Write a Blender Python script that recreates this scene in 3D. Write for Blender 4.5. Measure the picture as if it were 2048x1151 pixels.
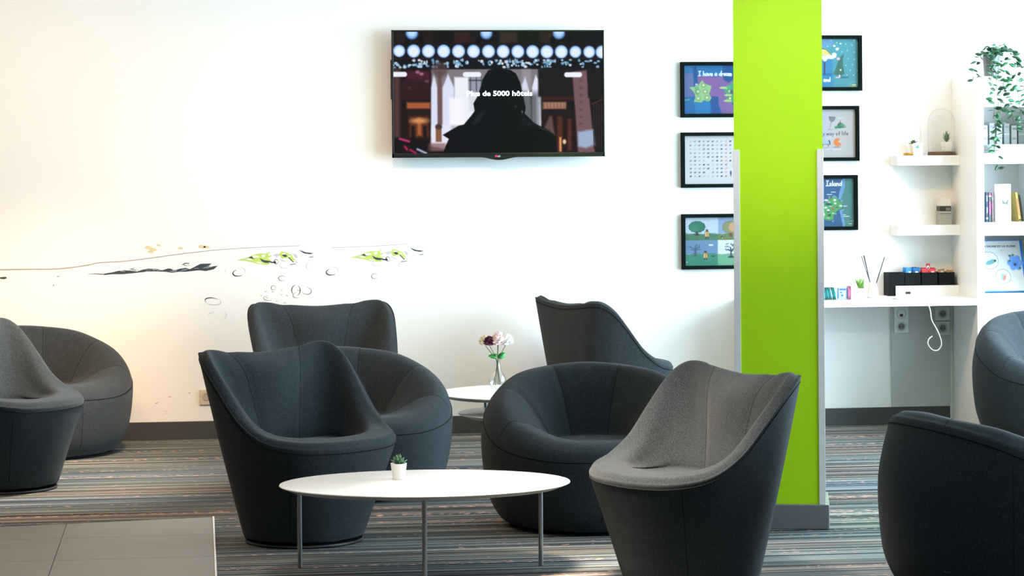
import bpy, bmesh, math, random
import numpy as np
from mathutils import Vector, Matrix

for _o in list(bpy.data.objects):
    bpy.data.objects.remove(_o)
SC = bpy.context.scene
COL = SC.collection
PI = math.pi
R = math.radians

# ------------------------------------------------------------------ camera, world, lights, exposure
cam_d = bpy.data.cameras.new('camera')
cam = bpy.data.objects.new('camera', cam_d)
COL.objects.link(cam)
cam_d.sensor_width = 36.0
cam_d.lens = 5000.0 / 2048.0 * 36.0
cam_d.shift_y = -(575.5 - 300.0) / 2048.0
cam_d.clip_end = 100
cam.matrix_world = (Matrix.Translation((0, 0, 1.61)) @ Matrix.Rotation(R(-7.18), 4, 'Z')
                    @ Matrix.Rotation(R(90), 4, 'X') @ Matrix.Rotation(-0.007, 4, 'Z'))
SC.camera = cam

SC.view_settings.view_transform = 'Standard'
SC.view_settings.look = 'None'
SC.view_settings.gamma = 1.0
SC.view_settings.use_curve_mapping = False
SC.view_settings.exposure = 0.0

wd = bpy.data.worlds.new('world')
SC.world = wd
wd.use_nodes = True
wd.node_tree.nodes['Background'].inputs[0].default_value = (0.85, 0.92, 1.0, 1)
wd.node_tree.nodes['Background'].inputs[1].default_value = 0.35


def area(name, loc, rot, sx, sy, power, color):
    d = bpy.data.lights.new(name, 'AREA')
    d.shape = 'RECTANGLE'
    d.size, d.size_y = sx, sy
    d.energy = power
    d.color = color
    o = bpy.data.objects.new(name, d)
    COL.objects.link(o)
    o.location = loc
    o.rotation_euler = rot
    return o


def spot(name, loc, target, power, color, size=R(80), blend=0.8, radius=0.08):
    d = bpy.data.lights.new(name, 'SPOT')
    d.energy = power
    d.color = color
    d.spot_size = size
    d.spot_blend = blend
    d.shadow_soft_size = radius
    o = bpy.data.objects.new(name, d)
    COL.objects.link(o)
    o.location = loc
    v = Vector(target) - Vector(loc)
    o.rotation_euler = v.to_track_quat('-Z', 'Y').to_euler()
    return o


WARM = (1.0, 0.66, 0.37)
COOL = (0.64, 0.85, 1.0)
# tall window in the right-hand wall: cool daylight, then an added fill
area('unseen_side_light', (6.08, 9.7, 1.55), (0, R(90), 0), 2.7, 4.4, 470, COOL)
area('unseen_side_light', (6.08, 12.7, 1.7), (0, R(90), 0), 2.2, 0.9, 220, COOL)  # unseen fill added to brighten the far-right armchair
# added fill behind the camera, unseen: weak and neutral
area('front_fill_light', (2.0, -2.6, 1.8), (R(-90), 0, PI), 9.0, 2.6, 32, (0.93, 0.97, 1.0))
# ceiling luminaires, plus unseen spots added to brighten chosen things
area('ceiling_panel_light', (1.1, 12.3, 3.15), (0, 0, 0), 2.6, 1.2, 12, (1.0, 0.90, 0.78))
area('ceiling_warm_light', (-1.3, 11.8, 3.15), (0, 0, 0), 2.2, 2.4, 75, WARM)
spot('wall_washer', (-1.2, 11.2, 3.1), (-0.9, 14.17, 0.7), 72, WARM, R(75), 1.0)
spot('wall_washer', (0.8, 11.4, 3.1), (0.95, 14.17, 0.4), 135, (1.0, 0.72, 0.47), R(75), 1.0)
spot('wall_washer', (2.4, 11.6, 3.1), (2.2, 14.17, 0.8), 14, (1.0, 0.90, 0.78), R(66), 1.0)
spot('shelf_fill_spot', (2.6, 12.2, 3.1), (4.3, 14.0, 1.35), 150, (1.0, 0.54, 0.24), R(56), 1.0)  # unseen, added to warm the shelf wall and bookcase side
spot('pillar_spot', (2.1, 7.4, 3.1), (2.44, 10.37, 1.85), 230, (1.0, 0.97, 0.9), R(26), 1.0)
spot('unseen_chair_spot', (0.95, 8.35, 3.1), (1.52, 9.05, 0.5), 2500, (1.0, 0.86, 0.69), R(35), 1.0, 0.35)
spot('table_fill_spot', (0.75, 9.0, 3.1), (0.62, 9.5, 0.34), 170, (1.0, 0.88, 0.74), R(34), 1.0, 0.35)  # unseen, added to whiten the left of the oval table
spot('unseen_chair_spot', (0.35, 11.9, 3.1), (-0.9, 12.4, 0.5), 900, (1.0, 0.90, 0.76), R(50), 1.0)  # unseen, added to lift the tub chair at the left edge
spot('unseen_chair_spot', (0.1, 11.3, 3.1), (-0.85, 13.6, 0.5), 560, WARM, R(36), 1.0)  # unseen, added to warm the far-left rounded armchair

# ------------------------------------------------------------------ node material helpers


def mat(name, color=(0.8, 0.8, 0.8), rough=0.5, metal=0.0, spec=0.5, noise=0.0, nscale=40, bump=0.0, bscale=200,
        emit=None, sheen=0.0, coat=0.0, vary=0.0):
    m = bpy.data.materials.new(name)
    m.use_nodes = True
    nt = m.node_tree
    b = nt.nodes['Principled BSDF']
    b.inputs['Base Color'].default_value = (*color, 1)
    b.inputs['Roughness'].default_value = rough
    b.inputs['Metallic'].default_value = metal
    b.inputs['Specular IOR Level'].default_value = spec
    if sheen:
        b.inputs['Sheen Weight'].default_value = sheen
        b.inputs['Sheen Roughness'].default_value = 0.5
    if coat:
        b.inputs['Coat Weight'].default_value = coat
        b.inputs['Coat Roughness'].default_value = 0.08
    tc = nt.nodes.new('ShaderNodeTexCoord')
    if noise:
        n = nt.nodes.new('ShaderNodeTexNoise')
        n.inputs['Scale'].default_value = nscale
        n.inputs['Detail'].default_value = 4
        nt.links.new(tc.outputs['Object'], n.inputs['Vector'])
        mx = nt.nodes.new('ShaderNodeMixRGB')
        mx.inputs[1].default_value = (*[c * (1 - noise) for c in color], 1)
        mx.inputs[2].default_value = (*[min(1, c * (1 + noise)) for c in color], 1)
        nt.links.new(n.outputs['Fac'], mx.inputs[0])
        out = mx.outputs[0]
        nt.links.new(out, b.inputs['Base Color'])
    if vary:
        oi = nt.nodes.new('ShaderNodeObjectInfo')
        hs = nt.nodes.new('ShaderNodeHueSaturation')
        hs.inputs['Color'].default_value = (*color, 1)
        mr = nt.nodes.new('ShaderNodeMapRange')
        mr.inputs['To Min'].default_value = 1 - vary
        mr.inputs['To Max'].default_value = 1 + vary
        nt.links.new(oi.outputs['Random'], mr.inputs['Value'])
        nt.links.new(mr.outputs[0], hs.inputs['Value'])
        nt.links.new(hs.outputs[0], b.inputs['Base Color'])
    if bump:
        n2 = nt.nodes.new('ShaderNodeTexNoise')
        n2.inputs['Scale'].default_value = bscale
        n2.inputs['Detail'].default_value = 3
        nt.links.new(tc.outputs['Object'], n2.inputs['Vector'])
        bp = nt.nodes.new('ShaderNodeBump')
        bp.inputs['Strength'].default_value = bump
        bp.inputs['Distance'].default_value = 0.002
        nt.links.new(n2.outputs['Fac'], bp.inputs['Height'])
        nt.links.new(bp.outputs[0], b.inputs['Normal'])
    if emit:
        b.inputs['Emission Color'].default_value = (*emit[:3], 1)
        b.inputs['Emission Strength'].default_value = emit[3]
    return m


def felt_mat():
    m = mat('charcoal_wool_felt', (0.04, 0.04, 0.04), 0.95, spec=0.06, sheen=0.10)
    nt = m.node_tree
    b = nt.nodes['Principled BSDF']
    tc = nt.nodes.new('ShaderNodeTexCoord')
    n = nt.nodes.new('ShaderNodeTexNoise')
    n.inputs['Scale'].default_value = 300
    n.inputs['Detail'].default_value = 5
    n.inputs['Roughness'].default_value = 0.75
    nt.links.new(tc.outputs['Object'], n.inputs['Vector'])
    cr = nt.nodes.new('ShaderNodeValToRGB')
    e = cr.color_ramp.elements
    e[0].position, e[0].color = 0.28, (0.0095, 0.012, 0.015, 1)
    e[1].position, e[1].color = 0.74, (0.083, 0.092, 0.098, 1)
    x = cr.color_ramp.elements.new(0.5)
    x.color = (0.027, 0.033, 0.038, 1)
    nt.links.new(n.outputs['Fac'], cr.inputs[0])
    nt.links.new(cr.outputs[0], b.inputs['Base Color'])
    n2 = nt.nodes.new('ShaderNodeTexNoise')
    n2.inputs['Scale'].default_value = 420
    nt.links.new(tc.outputs['Object'], n2.inputs['Vector'])
    n3 = nt.nodes.new('ShaderNodeTexNoise')
    n3.inputs['Scale'].default_value = 7
    nt.links.new(tc.outputs['Object'], n3.inputs['Vector'])
    bp = nt.nodes.new('ShaderNodeBump')
    bp.inputs['Strength'].default_value = 0.35
    bp.inputs['Distance'].default_value = 0.003
    nt.links.new(n2.outputs['Fac'], bp.inputs['Height'])
    bp2 = nt.nodes.new('ShaderNodeBump')
    bp2.inputs['Strength'].default_value = 0.25
    bp2.inputs['Distance'].default_value = 0.02
    nt.links.new(n3.outputs['Fac'], bp2.inputs['Height'])
    nt.links.new(bp.outputs[0], bp2.inputs['Normal'])
    nt.links.new(bp2.outputs[0], b.inputs['Normal'])
    return m


def carpet_mat():
    m = mat('striped_carpet', (0.2, 0.2, 0.2), 0.97, spec=0.1)
    nt = m.node_tree
    b = nt.nodes['Principled BSDF']
    L = nt.links.new

    def node(t, **k):
        q = nt.nodes.new(t)
        for a, v in k.items():
            q.inputs[a].default_value = v
        return q
    tc = node('ShaderNodeTexCoord')

    def stretched(sx, sy):
        mp = node('ShaderNodeMapping')
        mp.inputs['Scale'].default_value = (sx, sy, 1)
        L(tc.outputs['Object'], mp.inputs['Vector'])
        return mp
    # fine stripes running across the room, varying in depth only
    a = stretched(0.22, 31)
    n1 = node('ShaderNodeTexNoise', Scale=1.0, Detail=5.0, Roughness=0.72)
    L(a.outputs[0], n1.inputs['Vector'])
    cr = node('ShaderNodeValToRGB')
    el = cr.color_ramp.elements
    el[0].position, el[0].color = 0.33, (0.010, 0.013, 0.016, 1)
    el[1].position, el[1].color = 0.70, (0.66, 0.65, 0.62, 1)
    for p, c in ((0.42, (0.028, 0.034, 0.040)), (0.49, (0.085, 0.10, 0.11)), (0.56, (0.19, 0.20, 0.20)), (0.64, (0.30, 0.30, 0.295))):
        x = el.new(p)
        x.color = (*c, 1)
    L(n1.outputs['Fac'], cr.inputs[0])
    # slow tint bands: rust, olive, slate
    a2 = stretched(0.05, 2.1)
    n2 = node('ShaderNodeTexNoise', Scale=1.0, Detail=2.0)
    L(a2.outputs[0], n2.inputs['Vector'])
    cr2 = node('ShaderNodeValToRGB')
    el = cr2.color_ramp.elements
    el[0].position, el[0].color = 0.30, (1.22, 0.84, 0.68, 1)
    el[1].position, el[1].color = 0.68, (0.90, 0.96, 1.05, 1)
    x = el.new(0.5)
    x.color = (1.02, 0.98, 0.88, 1)
    L(n2.outputs['Fac'], cr2.inputs[0])
    mul = node('ShaderNodeMixRGB')
    mul.blend_type = 'MULTIPLY'
    mul.inputs[0].default_value = 1
    L(cr.outputs[0], mul.inputs[1])
    L(cr2.outputs[0], mul.inputs[2])
    # short coral dashes woven into a few of the stripes
    a3 = stretched(26, 80)
    n3 = node('ShaderNodeTexNoise', Scale=1.0, Detail=1.0)
    L(a3.outputs[0], n3.inputs['Vector'])
    a4 = stretched(0.12, 9)
    n4 = node('ShaderNodeTexNoise', Scale=1.0, Detail=2.0)
    L(a4.outputs[0], n4.inputs['Vector'])
    ma = node('ShaderNodeMath')
    ma.operation = 'ADD'
    L(n3.outputs['Fac'], ma.inputs[0])
    L(n4.outputs['Fac'], ma.inputs[1])
    st = node('ShaderNodeMapRange')
    st.inputs['From Min'].default_value = 1.235
    st.inputs['From Max'].default_value = 1.31
    L(ma.outputs[0], st.inputs['Value'])
    mx = node('ShaderNodeMixRGB')
    mx.inputs[2].default_value = (0.74, 0.36, 0.28, 1)
    L(st.outputs[0], mx.inputs[0])
    L(mul.outputs[0], mx.inputs[1])
    L(mx.outputs[0], b.inputs['Base Color'])
    a5 = stretched(60, 160)
    n5 = node('ShaderNodeTexNoise', Scale=1.0, Detail=3.0)
    L(a5.outputs[0], n5.inputs['Vector'])
    bp = node('ShaderNodeBump')
    bp.inputs['Strength'].default_value = 0.4
    bp.inputs['Distance'].default_value = 0.004
    L(n5.outputs['Fac'], bp.inputs['Height'])
    L(bp.outputs[0], b.inputs['Normal'])
    return m


def wallpaper_mat():
    m = mat('white_wallpaper', (0.87, 0.865, 0.855), 0.75, spec=0.25, bump=0.12, bscale=320)
    return m


def glass_mat(name, tint=(1, 1, 1), rough=0.0, gain=1.0):
    m = bpy.data.materials.new(name)
    m.use_nodes = True
    nt = m.node_tree
    nt.nodes.clear()
    o = nt.nodes.new('ShaderNodeOutputMaterial')
    t = nt.nodes.new('ShaderNodeBsdfTransparent')
    t.inputs[0].default_value = (*tint, 1)
    g = nt.nodes.new('ShaderNodeBsdfGlossy')
    g.inputs['Roughness'].default_value = rough
    lw = nt.nodes.new('ShaderNodeLayerWeight')
    lw.inputs['Blend'].default_value = 0.5
    pw = nt.nodes.new('ShaderNodeMath')
    pw.operation = 'POWER'
    pw.inputs[1].default_value = 4.0
    nt.links.new(lw.outputs['Facing'], pw.inputs[0])
    mu = nt.nodes.new('ShaderNodeMath')
    mu.operation = 'MULTIPLY_ADD'
    mu.inputs[1].default_value = 0.75 * gain
    mu.inputs[2].default_value = 0.035
    mx = nt.nodes.new('ShaderNodeMixShader')
    nt.links.new(pw.outputs[0], mu.inputs[0])
    nt.links.new(mu.outputs[0], mx.inputs[0])
    nt.links.new(t.outputs[0], mx.inputs[1])
    nt.links.new(g.outputs[0], mx.inputs[2])
    nt.links.new(mx.outputs[0], o.inputs[0])
    return m


def print_mat(name, emission=0.0, rough=0.5):
    m = mat(name, (0.5, 0.5, 0.5), rough, spec=0.3)
    nt = m.node_tree
    b = nt.nodes['Principled BSDF']
    if emission:
        b.inputs['Specular IOR Level'].default_value = 0.06
    at = nt.nodes.new('ShaderNodeAttribute')
    at.attribute_name = 'ink'
    if emission:
        b.inputs['Base Color'].default_value = (0.004, 0.004, 0.005, 1)
        nt.links.new(at.outputs['Color'], b.inputs['Emission Color'])
        b.inputs['Emission Strength'].default_value = emission
    else:
        mul = nt.nodes.new('ShaderNodeMixRGB')
        mul.blend_type = 'MULTIPLY'
        mul.inputs[0].default_value = 1
        mul.inputs[2].default_value = (0.55, 0.55, 0.55, 1)
        nt.links.new(at.outputs['Color'], mul.inputs[1])
        nt.links.new(mul.outputs[0], b.inputs['Base Color'])
    return m


M = dict(
    felt=felt_mat(), carpet=carpet_mat(), wall=wallpaper_mat(),
    seam=mat('dark_seam_thread', (0.012, 0.013, 0.014), 0.9, spec=0.1, noise=0.2),
    black=mat('black_plastic', (0.008, 0.009, 0.010), 0.4, noise=0.2),
    blackmatte=mat('matt_black_board', (0.006, 0.008, 0.009), 0.7, spec=0.15, noise=0.25, nscale=25),
    tvblack=mat('gloss_black_bezel', (0.006, 0.007, 0.008), 0.22, noise=0.1),
    base=mat('grey_skirting_paint', (0.052, 0.054, 0.053), 0.55, noise=0.12, nscale=8),
    plinth=mat('grey_plinth_paint', (0.17, 0.172, 0.175), 0.6, noise=0.12, nscale=10),
    tile=mat('taupe_floor_tile', (0.175, 0.162, 0.146), 0.45, noise=0.14, nscale=5, bump=0.05, vary=0.0),
    grout=mat('dark_grout', (0.10, 0.093, 0.085), 0.9, noise=0.2),
    ceil=mat('white_ceiling', (0.85, 0.85, 0.84), 0.9, noise=0.03),
    green=mat('lime_green_paint', (0.50, 0.82, 0.005), 0.5, spec=0.3, noise=0.03, nscale=6),
    alu=mat('brushed_aluminium', (0.84, 0.80, 0.785), 0.5, metal=0.05, noise=0.06),
    white=mat('white_laminate', (0.86, 0.855, 0.84), 0.45, noise=0.02),
    table=mat('white_lacquer', (0.87, 0.865, 0.85), 0.25, spec=0.5, noise=0.015),
    rim=mat('pale_grey_edge', (0.45, 0.445, 0.44), 0.4, noise=0.05),
    steel=mat('satin_steel', (0.33, 0.34, 0.35), 0.35, metal=0.9, noise=0.08),
    panel=mat('shade_grey_panel', (0.46, 0.48, 0.48), 0.6, noise=0.04),  # white panel's shade under the desk is put into this grey
    ceramic=mat('white_ceramic', (0.88, 0.87, 0.85), 0.35, noise=0.02),
    soil=mat('dark_soil', (0.03, 0.022, 0.015), 0.95, noise=0.4, nscale=150),
    succ=mat('succulent_green', (0.10, 0.22, 0.11), 0.45, vary=0.35),
    succdark=mat('olive_succulent_green', (0.07, 0.10, 0.03), 0.5, vary=0.35),
    blade=mat('grass_blade_green', (0.16, 0.34, 0.05), 0.5, vary=0.4),
    leaf=mat('glossy_vine_leaf', (0.022, 0.115, 0.045), 0.4, spec=0.5, vary=0.6),
    stem=mat('brown_green_stem', (0.06, 0.09, 0.04), 0.7, noise=0.2),
    bouqleaf=mat('bright_green_leaf', (0.03, 0.33, 0.06), 0.45, noise=0.15),
    frame=mat('black_frame_lacquer', (0.004, 0.007, 0.007), 0.8, spec=0.04, noise=0.2),
    glass=glass_mat('clear_glass', (0.985, 0.99, 0.99), 0.01, 1.0),
    pane=glass_mat('picture_glass', (0.98, 0.985, 0.99), 0.02, 0.9),
    acrylic=glass_mat('clear_acrylic', (0.95, 0.96, 0.97), 0.05, 1.0),
    poster=print_mat('poster_print', 0, 0.6),
    screen=print_mat('screen_picture', 1.0, 0.3),
    screentext=mat('screen_text', (0.9, 0.95, 1.0), 0.4, emit=(0.9, 0.95, 1.0, 0.9)),
    ink=mat('black_ink', (0.02, 0.02, 0.025), 0.7, noise=0.1),
    brass=mat('brass_rim', (0.55, 0.30, 0.06), 0.35, metal=0.7, noise=0.2, nscale=60),
    wood=mat('dark_brown_wood', (0.10, 0.045, 0.018), 0.55, noise=0.4, nscale=60),
)


def paint(name, color, rough=0.5, **k):
    if name not in M:
        M[name] = mat(name, color, rough, noise=k.pop('noise', 0.06), **k)
    return M[name]


# ------------------------------------------------------------------ object helpers
def mesh_obj(name, verts, faces, m, parent=None, smooth=False, loc=None):
    me = bpy.data.meshes.new(name)
    me.from_pydata([tuple(v) for v in verts], [], [tuple(f) for f in faces])
    me.update()
    if m:
        me.materials.append(m)
    if smooth:
        me.polygons.foreach_set('use_smooth', [True] * len(me.polygons))
    o = bpy.data.objects.new(name, me)
    COL.objects.link(o)
    if parent:
        o.parent = parent
    if loc:
        o.location = loc
    return o


def bm_obj(name, bm, m, parent=None, smooth=False, loc=None, rot=None):
    me = bpy.data.meshes.new(name)
    bmesh.ops.recalc_face_normals(bm, faces=bm.faces)
    bm.to_mesh(me)
    bm.free()
    if m:
        me.materials.append(m)
    if smooth:
        me.polygons.foreach_set('use_smooth', [True] * len(me.polygons))
    o = bpy.data.objects.new(name, me)
    COL.objects.link(o)
    if parent:
        o.parent = parent
    if loc:
        o.location = loc
    if rot:
        o.rotation_euler = rot
    return o


def add_box(bm, x0, x1, y0, y1, z0, z1, bev=0.0):
    r = bmesh.ops.create_cube(bm, size=1)
    vs = r['verts']
    for v in vs:
        v.co.x = x0 if v.co.x < 0 else x1
        v.co.y = y0 if v.co.y < 0 else y1
        v.co.z = z0 if v.co.z < 0 else z1
    if bev:
        es = list({e for v in vs for e in v.link_edges})
        bmesh.ops.bevel(bm, geom=es, offset=bev, segments=2, profile=0.6, affect='EDGES')


def box(name, x0, x1, y0, y1, z0, z1, m, parent=None, bev=0.0, loc=None, rot=None):
    bm = bmesh.new()
    add_box(bm, x0, x1, y0, y1, z0, z1, bev)
    return bm_obj(name, bm, m, parent, False, loc, rot)


def lathe(name, prof, m, parent=None, seg=40, loc=None, close=True, smooth=True):
    vs, fs = [], []
    for r, z in prof:
        for k in range(seg):
            a = 2 * PI * k / seg
            vs.append((r * math.cos(a), r * math.sin(a), z))
    n = len(prof)
    for i in range(n - 1):
        for k in range(seg):
            k2 = (k + 1) % seg
            fs.append((i * seg + k, i * seg + k2, (i + 1) * seg + k2, (i + 1) * seg + k))
    if close:
        if prof[0][0] > 1e-5:
            fs.append(tuple(reversed(range(seg))))
        if prof[-1][0] > 1e-5:
            fs.append(tuple((n - 1) * seg + k for k in range(seg)))
    o = mesh_obj(name, vs, fs, m, parent, smooth, loc)
    if smooth:
        edge_split(o)
    return o


def edge_split(o, ang=40):
    me = o.data
    bm = bmesh.new()
    bm.from_mesh(me)
    es = [e for e in bm.edges if len(e.link_faces) == 2 and e.calc_face_angle(0) > R(ang)]
    bmesh.ops.split_edges(bm, edges=es)
    bm.to_mesh(me)
    bm.free()


def tube_geo(pts, r, seg=8, closed=False, taper=None):
    pts = [Vector(p) for p in pts]
    n = len(pts)
    vs, fs = [], []
    up = Vector((0, 0, 1))
    prev = None
    for i, p in enumerate(pts):
        a = pts[(i - 1) % n] if (closed or i > 0) else p
        b = pts[(i + 1) % n] if (closed or i < n - 1) else p
        t = (b - a)
        t = t.normalized() if t.length > 1e-9 else Vector((0, 0, 1))
        if prev is None:
            ref = up if abs(t.z) < 0.9 else Vector((1, 0, 0))
            u = t.cross(ref).normalized()
        else:
            u = (prev - t * prev.dot(t)).normalized()
        prev = u
        w = t.cross(u)
        rr = r if taper is None else r * (1 + (taper - 1) * i / (n - 1))
        for k in range(seg):
            c = 2 * PI * k / seg
            vs.append(p + (u * math.cos(c) + w * math.sin(c)) * rr)
    m = n if closed else n - 1
    for i in range(m):
        j = (i + 1) % n
        for k in range(seg):
            k2 = (k + 1) % seg
            fs.append((i * seg + k, i * seg + k2, j * seg + k2, j * seg + k))
    if not closed:
        fs.append(tuple(reversed(range(seg))))
        fs.append(tuple((n - 1) * seg + k for k in range(seg)))
    return vs, fs


def tube(name, pts, r, m, parent=None, seg=8, closed=False, taper=None):
    vs, fs = tube_geo(pts, r, seg, closed, taper)
    return mesh_obj(name, vs, fs, m, parent, True)


def smooth_pts(pts, k=6):
    P = [Vector(p) for p in pts]
    out = []
    for i in range(len(P) - 1):
        p0, p1, p2, p3 = P[max(i - 1, 0)], P[i], P[i + 1], P[min(i + 2, len(P) - 1)]
        for j in range(k):
            t = j / k
            out.append(0.5 * ((2 * p1) + (p2 - p0) * t + (2 * p0 - 5 * p1 + 4 * p2 - p3) * t * t + (3 * p1 - p0 - 3 * p2 + p3) * t ** 3))
    out.append(P[-1])
    return out


def tag(o, label=None, cat=None, group=None, kind=None):
    if label:
        o['label'] = label
    if cat:
        o['category'] = cat
    if group:
        o['group'] = group
    if kind:
        o['kind'] = kind
    return o


def thing(name, label, cat, loc=(0, 0, 0), rz=0.0, group=None):
    o = bpy.data.objects.new(name, None)
    o.empty_display_size = 0.05
    COL.objects.link(o)
    o.location = loc
    o.rotation_euler = (0, 0, rz)
    return tag(o, label, cat, group)


def struct(o):
    o['kind'] = 'structure'
    return o


def dup(root, loc, rz, label, group=None):
    r = root.copy()
    COL.objects.link(r)
    r.location = loc
    r.rotation_euler = (0, 0, rz)
    r['label'] = label
    if group:
        r['group'] = group
    for ch in list(root.children):
        c = ch.copy()
        COL.objects.link(c)
        c.parent = r
        for g in list(ch.children):
            d = g.copy()
            COL.objects.link(d)
            d.parent = c
    return r


def text_obj(name, s, size, m, parent, mat_world=None, bold=0.0, thick=0.0003, align='LEFT', loc=(0, 0, 0), rot=(R(90), 0, 0), sx=1.0, fit=None):
    cu = bpy.data.curves.new(name, 'FONT')
    cu.body = s
    cu.size = size
    cu.offset = bold
    cu.extrude = thick
    cu.align_x = align
    cu.resolution_u = 3
    tmp = bpy.data.objects.new(name + '_tmp', cu)
    COL.objects.link(tmp)
    dg = bpy.context.evaluated_depsgraph_get()
    me = bpy.data.meshes.new_from_object(tmp.evaluated_get(dg))
    bpy.data.objects.remove(tmp)
    bpy.data.curves.remove(cu)
    me.materials.clear()
    me.materials.append(m)
    o = bpy.data.objects.new(name, me)
    COL.objects.link(o)
    o.parent = parent
    o.location = loc
    o.rotation_euler = rot
    if fit:
        wid = max(v.co.x for v in me.vertices) - min(v.co.x for v in me.vertices)
        sx = fit / wid
    o.scale = (sx, 1, 1)
    return o


# ------------------------------------------------------------------ raster printing onto fine grids (flat print, screens)
class Canvas:
    """A flat print: drawn in its own units (x right, y down), stored as vertex ink on a fine grid."""

    def __init__(self, w, h, x0, y0, x1, y1, bg=(1, 1, 1)):
        self.w, self.h = w, h
        xs = x0 + (np.arange(w) + 0.0) / (w - 1) * (x1 - x0)
        ys = y0 + (np.arange(h) + 0.0) / (h - 1) * (y1 - y0)
        self.X, self.Y = np.meshgrid(xs, ys)
        self.u = (x1 - x0) / w
        self.a = np.zeros((h, w, 3)) + np.array(bg)

    def blend(self, mask, c):
        mk = np.clip(mask, 0, 1)[..., None]
        self.a = self.a * (1 - mk) + np.array(c) * mk

    def _win(self, lo, hi, pad):
        ix = np.where((self.X[0] >= lo[0] - pad) & (self.X[0] <= hi[0] + pad))[0]
        iy = np.where((self.Y[:, 0] >= lo[1] - pad) & (self.Y[:, 0] <= hi[1] + pad))[0]
        if len(ix) == 0 or len(iy) == 0:
            return None
        return slice(iy[0], iy[-1] + 1), slice(ix[0], ix[-1] + 1)

    def _blendw(self, w, mask, c):
        mk = np.clip(mask, 0, 1)[..., None]
        self.a[w] = self.a[w] * (1 - mk) + np.array(c) * mk

    def segd(self, X, Y, a, b):
        ax, ay = a
        bx, by = b
        dx, dy = bx - ax, by - ay
        L = dx * dx + dy * dy + 1e-12
        t = np.clip(((X - ax) * dx + (Y - ay) * dy) / L, 0, 1)
        return np.hypot(X - ax - t * dx, Y - ay - t * dy)

    def line(self, pts, width, c, op=1.0, blur=None):
        bl = blur or self.u * 0.8
        P = np.array(pts)
        w = self._win(P.min(0), P.max(0), width + bl)
        if w is None:
            return
        X, Y = self.X[w], self.Y[w]
        d = np.full(X.shape, 1e9)
        for i in range(len(pts) - 1):
            d = np.minimum(d, self.segd(X, Y, pts[i], pts[i + 1]))
        self._blendw(w, np.clip((width / 2 - d) / bl + 0.5, 0, 1) * op, c)

    def poly(self, pts, c, op=1.0, blur=None):
        bl = blur or self.u * 0.8
        P = np.array(pts)
        w = self._win(P.min(0), P.max(0), bl)
        if w is None:
            return
        X, Y = self.X[w], self.Y[w]
        d = np.full(X.shape, 1e9)
        ins = np.zeros(X.shape, bool)
        n = len(pts)
        for i in range(n):
            a, b = pts[i], pts[(i + 1) % n]
            d = np.minimum(d, self.segd(X, Y, a, b))
            if a[1] != b[1]:
                cnd = ((a[1] > Y) != (b[1] > Y)) & (X < (b[0] - a[0]) * (Y - a[1]) / (b[1] - a[1]) + a[0])
                ins ^= cnd
        sd = np.where(ins, d, -d)
        self._blendw(w, np.clip(sd / bl + 0.5, 0, 1) * op, c)

    def ell(self, cx, cy, rx, ry, c, op=1.0, blur=None, rot=0.0):
        bl = blur or self.u * 0.8
        q = max(rx, ry)
        w = self._win((cx - q, cy - q), (cx + q, cy + q), bl)
        if w is None:
            return
        dx, dy = self.X[w] - cx, self.Y[w] - cy
        if rot:
            dx, dy = dx * math.cos(rot) + dy * math.sin(rot), -dx * math.sin(rot) + dy * math.cos(rot)
        k = np.hypot(dx / rx, dy / ry)
        sd = (1 - k) * min(rx, ry)
        self._blendw(w, np.clip(sd / bl + 0.5, 0, 1) * op, c)

    def rect(self, x0, y0, x1, y1, c, op=1.0, blur=None):
        self.poly([(x0, y0), (x1, y0), (x1, y1), (x0, y1)], c, op, blur)

    def write(self, s, x, y, size, width, c, gap=0.16, slant=0.0, seed=3):
        rnd = random.Random(seed)
        for ch in s:
            if ch == ' ':
                x += size * 0.36
                continue
            wd, strokes = GLYPH[ch]
            jy = (rnd.random() - 0.5) * size * 0.06
            for st in strokes:
                self.line([(x + (px + slant * py) * size, y + jy - py * size) for px, py in st], width, c)
            x += (wd + gap) * size
        return x

    def build(self, name, x0, x1, z0, z1, y, m, parent):
        """grid in the plane y, x from x0 to x1, z from z1 (top) to z0"""
        w, h = self.w, self.h
        gx, gz = np.meshgrid(np.linspace(x0, x1, w), np.linspace(z1, z0, h))
        co = np.stack([gx, np.full_like(gx, y), gz], -1).reshape(-1, 3)
        idx = np.arange(w * h).reshape(h, w)
        q = np.stack([idx[:-1, :-1], idx[1:, :-1], idx[1:, 1:], idx[:-1, 1:]], -1).reshape(-1, 4)
        me = bpy.data.meshes.new(name)
        me.vertices.add(w * h)
        me.vertices.foreach_set('co', co.ravel())
        me.loops.add(q.size)
        me.loops.foreach_set('vertex_index', q.ravel())
        me.polygons.add(len(q))
        me.polygons.foreach_set('loop_start', np.arange(len(q)) * 4)
        me.polygons.foreach_set('loop_total', np.full(len(q), 4))
        me.update(calc_edges=True)
        at = me.color_attributes.new('ink', 'FLOAT_COLOR', 'POINT')
        s = np.clip(self.a, 0, 1)
        lin = np.where(s <= 0.04045, s / 12.92, ((s + 0.055) / 1.055) ** 2.4)
        rgba = np.concatenate([lin.reshape(-1, 3), np.ones((w * h, 1))], 1)
        at.data.foreach_set('color', rgba.ravel().astype(np.float32))
        me.materials.append(m)
        o = bpy.data.objects.new(name, me)
        COL.objects.link(o)
        if parent:
            o.parent = parent
        return o


def circ(cx, cy, r, a0=0, a1=360, n=14, ry=None):
    ry = ry or r
    return [(cx + r * math.cos(R(a0 + (a1 - a0) * i / n)), cy + ry * math.sin(R(a0 + (a1 - a0) * i / n))) for i in range(n + 1)]


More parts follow.
